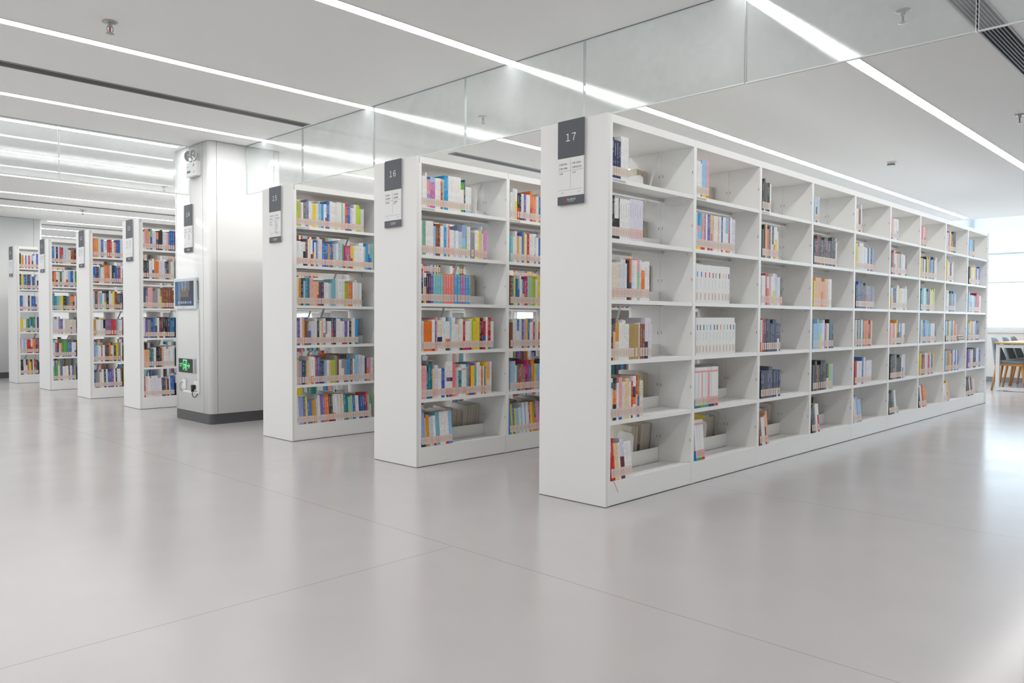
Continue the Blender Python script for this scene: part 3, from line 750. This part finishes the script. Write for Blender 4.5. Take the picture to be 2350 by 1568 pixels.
# smaller spines: (bookcase, bay, shelf, x from, x to, colours)
FAR = [
(17, 3, 1, 1.843, 1.987, 'kkkkkw'),
(17, 3, 2, 1.853, 2.114, 'xkeoBwkwww'),
(17, 3, 3, 1.852, 2.191, 'wwrwpwwSlwx'),
(17, 3, 4, 1.853, 2.166, 'wrnkBknnnnnn'),
(17, 3, 5, 1.86, 2.176, 'knnknnnknnnn'),
(17, 3, 6, 1.86, 1.999, 'uwwee'),
(17, 4, 1, 2.752, 2.851, 'SSSS'),
(17, 4, 2, 2.757, 3.223, 'xddxxxdxxkkxw'),
(17, 4, 3, 2.763, 3.122, 'yeeeeeeeeww'),
(17, 4, 4, 2.767, 3.17, 'ssssswlvewktB'),
(17, 4, 5, 2.767, 3.174, 'xkkukkkkkkLms'),
(17, 4, 6, 2.774, 2.925, 'kkGww'),
(17, 5, 1, 3.647, 3.78, 'weukl'),
(17, 5, 2, 3.654, 4.085, 'yiwwwwwbwxR'),
(17, 5, 3, 3.664, 4.115, 'kbxxxGGvG'),
(17, 5, 4, 3.671, 4.08, 'wkwkwtooorue'),
(17, 5, 5, 3.672, 4.077, 'rwwwbwlwww'),
(17, 5, 6, 3.682, 3.858, 'wlRss'),
(17, 6, 1, 4.555, 4.748, 'pwwww'),
(17, 6, 2, 4.557, 5.007, 'kriwesqwwwz'),
(17, 6, 3, 4.568, 5.032, 'lnnwlywllw'),
(17, 6, 4, 4.571, 4.979, 'peowhDwbww'),
(17, 6, 5, 4.582, 5.013, 'kxkGkkkwl'),
(17, 6, 6, 4.584, 4.838, 'kkxGwG'),
(17, 7, 1, 5.465, 5.617, 'prwso'),
(17, 7, 2, 5.467, 6.006, 'yvwkyqbsnwi'),
(17, 7, 3, 5.476, 5.949, 'tawakxiyL'),
(17, 7, 4, 5.479, 6.021, 'sybbssaawiwn'),
(17, 7, 5, 5.481, 5.961, 'ykrwlrwby'),
(17, 7, 6, 5.494, 5.74, 'kwrho'),
(17, 8, 1, 6.376, 6.716, 'wvyrkkk'),
(17, 8, 2, 6.378, 6.648, 'ywwkrww'),
(17, 8, 3, 6.38, 6.763, 'wwktqbs'),
(17, 8, 4, 6.382, 6.817, 'sdysbyrp'),
(17, 8, 5, 6.391, 6.907, 'sqoyvlwbwb'),
(17, 8, 6, 6.385, 6.59, 'wlye'),
(17, 9, 1, 7.28, 7.512, 'ssau'),
(17, 9, 2, 7.305, 7.788, 'kyiwyvlb'),
(17, 9, 3, 7.296, 7.866, 'ssiskrrw'),
(17, 9, 4, 7.312, 7.815, 'syowsbxk'),
(17, 9, 5, 7.322, 7.883, 'vlwnkwlb'),
(17, 9, 6, 7.323, 7.69, 'xkwkpi'),
(15, 1, 1, 0.028, 0.728, 'LLpwDGvwwyywsScwwbbwwwwwwmwrrbllwLLLll'),
(15, 1, 2, 0.027, 0.836, 'wwwwdiiwbwbwwbbbhbbeswSSgffffyywwwwwicceaAm'),
(15, 1, 3, 0.026, 0.703, 'ihnsttppeeezzwwlaAwwwwwLLooowwwlw'),
(15, 1, 4, 0.025, 0.664, 'vvweuuSllwkwewGwlnnwwwlvvwkiwcc'),
(15, 1, 5, 0.023, 0.84, 'eRnDewwwrbnnsweLLGuwGGccuwssllwnPPii'),
(15, 1, 6, 0.022, 0.815, 'wRRvybbhhSwvvookkwwwwEwttmmbwwnbbrrmg'),
(16, 2, 1, 0.938, 1.295, 'wwwknwvwwooowb'),
(16, 2, 2, 0.94, 1.298, 'awwhwbywrwwwwwb'),
(16, 2, 3, 0.942, 1.301, 'utybawlnffmmLLwy'),
(16, 2, 4, 0.944, 1.304, 'uwwbwbPybwwrwwh'),
(16, 2, 5, 0.946, 1.307, 'sslwtrrgffffvtooysss'),
(16, 2, 6, 0.948, 1.309, 'cybyswswswwfyhDPP'),
(13, 1, 1, 0.024, 0.393, 'wpoeMllokkwwpbbb'),
(13, 1, 2, 0.022, 0.39, 'kkxwwwoolllkkGii'),
(13, 1, 3, 0.022, 0.388, 'nnppGGiuuuuuuu'),
(13, 1, 4, 0.022, 0.385, 'wvGGnbmwddkkkbbt'),
(13, 1, 5, 0.022, 0.383, 'eeentwkkkewwwww'),
(13, 1, 6, 0.022, 0.38, 'rwwwwlllwnnonwbb'),
(12, 1, 1, 0.029, 0.395, 'oohwbwSrrwobbw'),
(12, 1, 2, 0.026, 0.391, 'bbdalwooowkkbbrw'),
(12, 1, 3, 0.022, 0.388, 'lkpawGkwwyuubk'),
(12, 1, 4, 0.022, 0.385, 'hwwwkbrbrrsww'),
(12, 1, 5, 0.022, 0.382, 'RswwrwnkowwkyGw'),
(12, 1, 6, 0.022, 0.379, 'bGGwwkwbvvwkwwD'),
(11, 1, 1, 0.028, 0.349, 'bcwnlrrSsiiiuud'),
(11, 1, 2, 0.024, 0.345, 'uowwDwwwsbbwg'),
(11, 1, 3, 0.022, 0.342, 'ttasyykktGooow'),
(11, 1, 4, 0.022, 0.339, 'lllGvvwiiiiii'),
(11, 1, 5, 0.022, 0.335, 'luuwogggbbwww'),
(11, 1, 6, 0.022, 0.332, 'sggwhbwwwuwbq'),
(10, 1, 1, 0.024, 0.303, 'kyowbwrwswwbb'),
(10, 1, 2, 0.022, 0.299, 'nyabGkbwnbww'),
(10, 1, 3, 0.022, 0.295, 'bbwwwnwbbbiw'),
(10, 1, 4, 0.022, 0.291, 'yywwgkckgblz'),
(10, 1, 5, 0.022, 0.287, 'pwsswrrrwoobr'),
(10, 1, 6, 0.022, 0.284, 'kkwlkfyyxwrkk')
]
ORD = 'zero first second third fourth fifth sixth seventh eighth ninth tenth eleventh twelfth thirteenth fourteenth fifteenth sixteenth seventeenth eighteenth nineteenth twentieth'.split()
def ordn(n):
    if n <= 20: return ORD[n]
    if n == 30: return 'thirtieth'
    if n == 40: return 'fortieth'
    return {2: 'twenty', 3: 'thirty', 4: 'forty'}[n // 10] + '-' + ORD[n % 10]
SHN = ['top', 'second', 'third', 'fourth', 'fifth', 'bottom']
def describe(spec):
    segs, title, block, dot, red = parse(spec)
    if block: return 'white book with %s spine patch' % NAMES[block]
    cs = []
    for c, a, e in segs:
        if c not in cs and (e - a) > .05: cs.append(c)
    s = NAMES[cs[0]] + (' and ' + NAMES[cs[1]] if len(cs) > 1 else '') + ' book'
    return s
rest = MB()
def place(row, shelf, x, side=0):
    Y = ROWS[row][0]
    return (x, Y + .008, SH[shelf - 1] + .0006), ((-TILT, 0, 0) if shelf == 6 else (0, 0, 0))
rng = random.Random(11)
first_red = None
for row, bay, s, x, data in NEAR:
    for k, tok in enumerate(data.split()):
        th, h, spec = tok.split(',')
        loose = spec.startswith('^'); spec = spec.lstrip('^')
        th, h = int(th) / 1000, int(h) / 1000
        d = min(.168, h * rng.uniform(.66, .72))
        cov, pag, stk = book_parts(th, h, d, spec, rng)
        loc, rot = place(row, s, x)
        if s == 6: loc = (loc[0], loc[1], loc[2] + .0002)
        x += th
        if loose:
            X = Matrix.Translation(loc) @ Euler(rot).to_matrix().to_4x4()
            for p in (cov, pag, stk): rest.add(p, X)
            continue
        start = 'from the end panel' if bay == 1 else 'past the first upright'
        lab = '%s, %s %s, %s shelf, %s' % (describe(spec), ordn(k + 1), start, SHN[s - 1], {17: 'bookcase seventeen', 16: 'bookcase sixteen'}[row])
        b = link('book', cov.mesh('cover', M['book']), None, loc, rot)
        tag(b, lab, 'book', 'books on the %s shelf of bookcase %d, %s bay' % (SHN[s - 1], row, ORD[bay]))
        link('page_block', pag.mesh('page_block', M['paper']), b)
        sk = link('spine_label', stk.mesh('spine_label', M['sticker']), b)
        if row == 17 and bay == 1 and s == 6 and k == 0:
            q = MB(); P = [(.004 + .0018 * i + .0007 * i * i, (-.002, -.006, -.010, -.0115, -.0115, -.0115, -.0115)[i], .008 - .0045 * i - .0014 * i * i) for i in range(7)]
            q.tube(P, .0011, 6); link('ribbon_bookmark', q.mesh('ribbon_bookmark', M['ribbon'], True), b)

def quick(row, x, z, t, h, d, col, col2, flip=False, tilt=False, fine=0):
    spec = col + ('%d%s' % (rng.choice((40, 55, 70, 92)), col2) if col2 else '')
    if rng.random() < .75: spec += '.' + (rng.choice('xxxGbrvnt') if PC[col][1] > .3 else 'w')
    cov, pag, stk = book_parts(t, h, d, spec + ('!' if rng.random() < .2 else ''), rng, glyphs=fine)
    k1, k2 = rng.uniform(.0, .16), rng.uniform(.86, 1.06)
    cov.c = [tuple(min(.85, (x_ * (1 - k1) + .55 * k1) * k2) for x_ in c_[:3]) + (1,) for c_ in cov.c]
    Y = ROWS[row][0]
    if flip: X = Matrix.Translation((x + t, Y + D - .008, z)) @ Matrix.Rotation(pi, 4, 'Z')
    else: X = Matrix.Translation((x, Y + .008, z))
    if tilt: X = X @ Matrix.Rotation(-TILT, 4, 'X')
    for p in (cov, pag, stk): rest.add(p, X)
def run(row, s, x, x1, letters, flip=False, fine=0, hfix=None):
    n = len(letters)
    rep = max(1, round((x1 - x) / n / .023))
    seq = [c for c in letters for _ in range(rep)]
    w = [rng.uniform(.7, 1.35) for _ in seq]; k = (x1 - x) / sum(w)
    hb = 0
    for i, c in enumerate(seq):
        t = w[i] * k
        if i == 0 or rng.random() < .45: hb = rng.choice((.21, .212, .215, .235, .24, .245, .205))
        if rep == 1: hh = hb + rng.uniform(-.003, .003)
        else: hh = hb
        c2 = rng.choice('wwrbkyoGn') if rng.random() < .17 else None
        if c2 == c: c2 = None
        if hfix: hh = hfix + rng.uniform(-.006, .004)
        quick(row, x, SH[s - 1] + .0008, t, hh, min(.165, hh * .68), c, c2, flip, s == 6, fine)
        x += t
for row, bay, s, x0, x1, letters in FAR: run(row, s, max(x0, .0235), x1, letters, False, 2)
POOL = 'wwwwwwwwiilllkknnbbccsstaagmyhoeppfrrrduuqvzGGxxLODMERSPSw'
def fill(row, bay, s, frac, flip=False):
    xs = ROWS[row][2] * BAY
    a = xs + (bay - 1) * BAY + .026; b = a + .84 * frac
    n = max(2, int((b - a) / .022))
    seq = []
    while len(seq) < n:
        c = rng.choice(POOL); seq += [c] * rng.choice((1, 1, 1, 2, 2, 3))
    if flip: a, b = a + .84 - (b - a), a + .84
    run(row, s, a, b, ''.join(seq[:n]), flip)
for s in range(1, 7):
    # runs that carry on where the photographed part is cut off by the next bookcase
    for row, bay, x0 in ((16, 2, 1.315), (13, 1, .40), (12, 1, .40), (11, 1, .355), (10, 1, .31)):
        n = rng.randint(12, 18); run(row, s, x0, x0 + n * .021, ''.join(rng.choice(POOL) for _ in range(n)))
    for row, bays in ((16, (3, 4, 5)), (15, (2, 3, 4, 5)), (14, (1, 2, 3)), (13, (2, 3)), (12, (2,)), (11, (2,)), (10, (2,))):
        for b in bays: fill(row, b, s, rng.uniform(.45, .9))
    for row, bays in ((15, (1, 2)), (13, (1, 2)), (12, (1,)), (11, (1,)), (10, (1,))):
        for b in bays: fill(row, b, s, rng.uniform(.3, .75), True)
# books on the far side of bookcases 16 and 17, seen by their pale fore-edges
for row, s, x0, x1, letters in ((17, 1, .765, .885, 'iwiEwi'), (17, 2, .815, .884, 'kwi'), (17, 3, .864, .886, 'u'), (17, 5, .70, .886, 'iwiwwSyi'), (17, 6, .66, .885, 'iwhwwiwx'),
                              (17, 1, 1.68, 1.785, 'iwiBi'), (17, 4, 1.50, 1.785, 'uukkwiw'), (17, 5, 1.50, 1.785, 'uidwwriw'), (17, 6, 1.58, 1.785, 'ywrwixw'),
                              (17, 1, 2.63, 2.685, 'diw'), (17, 6, 2.53, 2.685, 'wxiww'), (17, 6, 3.50, 3.585, 'xwi'), (17, 3, 2.6, 2.68, 'wuw'),
                              (16, 1, .82, .884, 'iBi'), (16, 3, .79, .885, 'iwkwu'), (16, 6, .26, .885, 'wiiwiuwwwhwrwwuiwwycwbw'), (16, 6, 1.25, 1.70, 'ikuwiiwuwkwi'),
                              (16, 5, .42, .88, 'kwwiwuuikwwwwiu'), (16, 4, .5, .885, 'pwiYwuwkiw'), (16, 5, 1.2, 1.7, 'xwuxwuwikww'), (16, 2, .2, .5, 'wrnspwb')):
    run(row, s, x0, x1, letters, True, 0, .195 if s == 1 else .205 if s == 2 else None)
z = SH[3] + .001
for k, (w_, c_) in enumerate(((.21, 'w'), (.20, 'u'), (.21, 'w'), (.195, 'x'), (.20, 'i'))):
    th_ = .011 + .002 * (k % 3)
    cov, pag, stk = book_parts(th_, w_, .15, c_, rng, glyphs=0)
    X = Matrix.Translation((7.165 - .004 * k, .012 + .003 * k, z + th_)) @ Matrix.Rotation(-pi / 2, 4, 'Y') @ Matrix.Rotation(pi, 4, 'X') @ Matrix.Translation((0, -.15, 0))
    X = Matrix.Translation((6.955 - .004 * k, .012 + .003 * k, z + th_)) @ Matrix.Rotation(pi / 2, 4, 'Y')
    for p in (cov, pag): rest.add(p, X)
    z += th_ + .0005
o = link('book_rows', rest.mesh('book_rows', M['book']))
tag(o, 'all the smaller library books filling the remaining shelves, upright with pale call number stickers', 'books', None, 'stuff')

# bookends
def bookend(x, Y, z, label, h=.18, w=.13, face=1, tilt=0.0):
    t = thing('bookend', label, 'bookend', (x, Y, z), 'white metal bookends', (tilt, 0, 0))
    q = MB(); r = .035; P = [(0, 0), (w, 0)]
    for cx, a0 in ((w - r, 0), (r, 90)):
        for k in range(7):
            a = rad(a0 + 15 * k); P.append((cx + r * cos(a), h - r + r * sin(a)))
    n = len(P); i = 0
    q.v = [(0, a, b) for a, b in P] + [(.0015, a, b) for a, b in P]
    q.f = [tuple(range(n))[::-1], tuple(range(n, 2 * n))] + [(k, (k + 1) % n, n + (k + 1) % n, n + k) for k in range(n)]
    q.m = [0] * len(q.f); q.c = [None] * len(q.f)
    link('plate', q.mesh('plate', M['steel']), t)
    link('foot', box_mesh('foot', (.0015 if face > 0 else -.10, 0, 0), (.10 if face > 0 else 0, w, .0012), M['steel']), t)
    return t
e = .0015
bookend(.514 + .056, 1.70, SH[0] + e, 'white metal bookend at the end of the books on the top shelf of bookcase 16', .205)
bookend(.6835, 1.699, SH[1] + e, 'white metal bookend beside the lilac books on the second shelf of bookcase 16', .222)
bookend(.5075, 1.699, SH[2] + e, 'white metal bookend beside the sky blue books on the third shelf of bookcase 16', .226)
bookend(.3515, .009, SH[4] + e, 'white metal bookend beside black-titled books on the fifth shelf of bookcase 17', .225)
bookend(.755, .30, SH[0] + e, 'white metal bookend before pale fore-edges on the top shelf of bookcase 17', .15, face=-1)
bookend(.652, .30, SH[5] - .0158, 'white metal bookend before tilted fore-edges on the bottom shelf of bookcase 17', .20, face=-1, tilt=TILT)
bookend(1.573, .30, SH[5] - .0158, 'white metal bookend before yellow-covered books on the bottom shelf of bookcase 17', .20, face=-1, tilt=TILT)
bookend(6.66, .02, SH[1] + e, 'white metal bookend on the second shelf near the far end of bookcase 17', .17)

# ------------------------------------------------------------------ things on the square column
LX = CX0 - .0002     # the face turned to the open floor
# emergency twin lamp
t = thing('emergency_light', 'white twin-head emergency light high on the square column', 'emergency light', (LX, 5.21, 2.505))
bevel(link('case', box_mesh('case', (-.046, -.12, 0), (0, .12, .145), M['plastic']), t), .004)
for y, nm in ((.062, 0), (-.058, 1)):
    q = MB(); q.tube([(-.022, y, .143), (-.022, y, .170)], .008, 10)
    lh = link('lamp_head', None, t)
    q2 = MB()
    q2.lathe([(.001, -.002), (.026, -.004), (.044, -.020), (.057, -.038), (.060, -.043), (.055, -.045), (.051, -.041)], 28, 'x', (0, 0, 0))
    o = link('lamp_head', q2.mesh('lamp_head', M['plastic'], True), t, (-.014, y, .212), (0, rad(-4), rad(22 if nm == 0 else 8)))
    bpy.data.objects.remove(lh)
    q3 = MB(); q3.lathe([(.051, -.041), (.038, -.036), (.035, -.034), (.023, -.037), (.020, -.035), (.008, -.042), (.0005, -.043)], 28, 'x')
    link('lens', q3.mesh('lens', M['lens'], True), o)
    link('stem', q.mesh('stem', M['plastic'], True), t)
q = MB()
q.box((-.0465, .055, .098), (-.046, .095, .102)); q.box((-.0465, .02, .038), (-.046, .100, .060)); q.box((-.0465, -.085, .030), (-.046, -.04, .034)); q.box((-.0465, -.078, .042), (-.046, -.055, .046))
link('printed_notes', q.mesh('printed_notes', M['grey']), t)
q = MB(); q.quad([(-.0466, -.040, .095), (-.0466, -.062, .095), (-.0466, -.066, .118), (-.0466, -.046, .118)])
link('red_logo', q.mesh('red_logo', M['red']), t)
# tablet
t = thing('wall_tablet', 'white framed touch screen tablet mounted on the square column', 'tablet', (LX, 5.425, 1.160))
bevel(link('casing', box_mesh('casing', (-.034, -.262, 0), (-.002, .262, .325), mat('pale_bezel', 'd3dee0', .25)), t), .008, 3)
q = MB(); ny, nz = 60, 44
rs = random.Random(5)
for i in range(ny):
    for j in range(nz):
        u, v = (i + .5) / ny, (j + .5) / nz
        c = (.035, .05, .085)
        if u < .16: c = (.03, .09, .20)
        elif u < .3: c = (.10, .16, .25)
        if v > .62 and .25 < u < .8: c = (.11, .14, .18)
        if .30 < u < .74 and .36 < v < .74 - .35 * abs(u - .52): c = (.13, .105, .075)
        if abs(u - .42 - (v - .65) * -.12) < .022 and v > .62: c = (.22, .28, .42)
        if abs(u - .54 - (v - .65) * .12) < .022 and v > .62: c = (.22, .28, .42)
        if u > .78 and v > .4: c = (.045, .04, .055)
        if v < .32: c = tuple(x * .75 + .012 for x in c)
        f = rs.uniform(.94, 1.06); c = tuple(x * f for x in c) + (1,)
        y0, y1 = .225 - .45 * i / ny, .225 - .45 * (i + 1) / ny
        z0, z1 = .035 + .255 * j / nz, .035 + .255 * (j + 1) / nz
        q.quad([(-.0345, y0, z0), (-.0345, y1, z0), (-.0345, y1, z1), (-.0345, y0, z1)], 0, c)
link('screen', q.mesh('screen', M['screen']), t)
q = MB()
for k, c in enumerate(((.15, .4, .8), (.3, .3, .45), (.35, .45, .5), (.35, .3, .3), (.35, .45, .5), (.05, .35, .75), (.5, .15, .25), (.15, .45, .85))):
    y = .14 - .042 * k; q.box((-.0349, y - .011, .058), (-.0346, y + .011, .082), 0, c + (1,))
link('icon_row', q.mesh('icon_row', M['screen']), t)
text('maker_mark', 'smart', .016, t, (-.0346, .03, .018), M['logo'])
q = MB(); q.tube([(-.014, -.264, .29), (-.010, -.272, .25), (-.012, -.274, .15), (-.012, -.284, .10), (-.012, -.278, .065), (-.012, -.266, .07)], .003, 8)
link('side_cable', q.mesh('side_cable', M['blackp'], True), t)
# exit sign
t = thing('exit_sign', 'black exit sign with glowing green running figure and arrow, low on the square column', 'exit sign', (LX, 5.412, .500))
bevel(link('housing', box_mesh('housing', (-.026, -.180, 0), (0, .178, .148), M['alu']), t), .002)
link('face', box_mesh('face', (-.0275, -.160, .002), (-.026, .177, .146), M['exitface']), t)
q = MB(); X = -.0281
def ex(pts):   # y to the viewer's right is -Y
    q.quad([(X, .178 - a, b) for a, b in pts])
for r in (((.108, .028), (.121, .028), (.121, .136), (.108, .136)), ((.121, .124), (.205, .124), (.205, .136), (.121, .136)), ((.192, .022), (.205, .022), (.205, .124), (.192, .124)),
          ((.214, .068), (.250, .068), (.250, .080), (.214, .080)),
          ((.272, .074), (.248, .100), (.236, .100), (.258, .074)), ((.272, .074), (.258, .074), (.236, .048), (.248, .048)),
          ((.146, .096), (.170, .092), (.172, .062), (.150, .064)), ((.146, .096), (.152, .088), (.138, .074), (.130, .078)), ((.166, .090), (.172, .094), (.186, .072), (.180, .068)),
          ((.150, .066), (.162, .066), (.150, .046), (.140, .050)), ((.140, .052), (.150, .046), (.128, .042), (.124, .050)),
          ((.158, .066), (.172, .064), (.176, .044), (.164, .044)), ((.164, .046), (.176, .044), (.170, .024), (.160, .026)), ((.170, .024), (.160, .026), (.150, .030), (.152, .022))):
    ex(r)
ex([(.166 + .009 * cos(rad(30 * k)), .108 + .009 * sin(rad(30 * k))) for k in range(12)])
link('lit_symbols', q.mesh('lit_symbols', M['exitgreen']), t)
text('lit_words', '安全出口', .020, t, (X, .178 - .019, .088), M['exitgreen'])
text('lit_word', 'EXIT', .021, t, (X, .178 - .031, .066), M['exitgreen'])
# sockets, trunking and plug
t = thing('power_socket', 'white wall socket with a loop of grey cable, below the exit sign', 'socket', (LX, 5.505, .380))
bevel(link('plate', box_mesh('plate', (-.012, -.043, -.055), (0, .043, .048), M['plastic']), t), .004)
q = MB(); q.tube([(-.013, .015, .015), (-.022, .045, .012), (-.026, .068, -.02), (-.022, .058, -.055), (-.016, .038, -.078)], .0028, 8)
link('cable', q.mesh('cable', M['greycable'], True), t)
t = thing('power_socket', 'white wall socket holding a black plug, below the exit sign', 'socket', (LX, 5.222, .375))
bevel(link('plate', box_mesh('plate', (-.012, -.043, -.055), (0, .043, .048), M['plastic']), t), .004)
t = thing('power_plug', 'black plug with curled cable in the socket below the exit sign', 'plug', (LX - .0125, 5.236, .362))
q = MB(); q.box((-.034, -.022, -.022), (0, .024, .022)); q.box((-.034, -.006, -.050), (-.010, .020, -.022))
bevel(link('plug_body', q.mesh('plug_body', M['blackp']), t), .005)
q = MB(); q.tube([(-.022, .008, -.045), (-.024, .008, -.075), (-.024, -.012, -.098), (-.022, -.045, -.104), (-.016, -.072, -.088), (-.008, -.083, -.062)], .0042, 10)
link('cable', q.mesh('cable', M['blackp'], True), t)
t = thing('cable_trunking', 'white cable trunking from the tablet down the square column to the sockets', 'trunking', (LX, 5.152, 0))
bevel(link('upright_run', box_mesh('upright_run', (-.016, -.012, .300), (0, .012, 1.158), M['plastic']), t), .002)
bevel(link('cross_run', box_mesh('cross_run', (-.015, .0125, .294), (0, .36, .316), M['plastic']), t), .002)

# ------------------------------------------------------------------ reading table and chairs by the window
t = thing('table', 'long reading table with oak top and white steel frame by the window', 'table', (10.33, .39, 0))
bevel(link('tabletop', box_mesh('tabletop', (0, -1.45, .728), (1.95, 0, .752), M['wood']), t), .002)
for x in (.03, 1.87):
    q = MB()
    for a, b in (((x, -.06, .008), (x + .05, -.01, .718)), ((x, -1.44, .008), (x + .05, -1.39, .718)), ((x, -1.39, .668), (x + .05, -.06, .718)), ((x, -1.39, .008), (x + .05, -.06, .058))):
        q.box(a, b)
    link('leg_frame', q.mesh('leg_frame', M['frame']), t)
q = MB()
for y in (-1.3, -.2): q.box((.10, y - .02, .690), (1.85, y + .02, .716))
link('under_rail', q.mesh('under_rail', M['frame']), t)
q = MB()
for x in (.055, 1.895):
    for y in (-.15, -1.3):
        q.box((x - .02, y - .03, .718), (x + .02, y + .03, .728)); q.box((x - .02, y - .03, 0), (x + .02, y + .03, .008))
link('spacer', q.mesh('spacer', M['slot']), t)
def shell():
    q = MB(); nu, nv = 14, 16
    def P(u, v, off):
        a = (u - .5) * 2
        wv = .225 * (1 - .10 * v)
        y = .205 + .045 * v + off - .11 * (a * a) * (1 - .35 * v)
        return (a * wv, y, .425 + .405 * v * (1 - .40 * abs(a) ** 3.2))
    idx = {}
    for side, off in ((0, 0), (1, .022)):
        for i in range(nu + 1):
            for j in range(nv + 1):
                idx[side, i, j] = len(q.v); q.v.append(P(i / nu, j / nv, off))
    def F(*k): q.f.append(tuple(k)); q.m.append(0); q.c.append(None)
    for i in range(nu):
        for j in range(nv):
            F(idx[0, i, j], idx[0, i + 1, j], idx[0, i + 1, j + 1], idx[0, i, j + 1])
            F(idx[1, i, j + 1], idx[1, i + 1, j + 1], idx[1, i + 1, j], idx[1, i, j])
    for i in range(nu):
        F(idx[0, i + 1, 0], idx[0, i, 0], idx[1, i, 0], idx[1, i + 1, 0]); F(idx[0, i, nv], idx[0, i + 1, nv], idx[1, i + 1, nv], idx[1, i, nv])
    for j in range(nv):
        F(idx[0, 0, j], idx[0, 0, j + 1], idx[1, 0, j + 1], idx[1, 0, j]); F(idx[0, nu, j + 1], idx[0, nu, j], idx[1, nu, j], idx[1, nu, j + 1])
    return q.mesh('backrest', M['fabric'], True)
ME_BACK = shell()
q = MB(); q.poly_prism(rrect(-.23, .23, -.24, .20, .09), .425, .465); ME_SEAT = q.mesh('seat', M['fabric'])
q = MB(); q.poly_prism(rrect(-.215, .215, -.225, .195, .06), .385, .424); ME_APRON = q.mesh('seat_frame', M['woodleg'])
def leg_me(sx, sy):
    q = MB(); q.tube([(sx * .185, sy * .17 - .015, .386), (sx * .225, sy * .225 - .015, .0)], .021, 12, r2=.014)
    return q.mesh('leg', M['woodleg'], True)
ME_LEG = [leg_me(a, b) for a in (-1, 1) for b in (-1, 1)]
def chair(x, y, label):
    t = thing('chair', label, 'chair', (x, y, 0), 'grey chairs tucked under the reading table')
    link('backrest', ME_BACK, t); bevel(link('seat', ME_SEAT, t), .01, 3); link('seat_frame', ME_APRON, t)
    for m_ in ME_LEG: link('leg', m_, t)
chair(10.66, .235, 'grey shell chair with beech legs at the reading table, closest to bookcase 17')
chair(11.36, .235, 'grey shell chair with beech legs in the middle of the row at the reading table')
chair(11.93, .235, 'grey shell chair with beech legs at the window end of the reading table')
settle_texts()
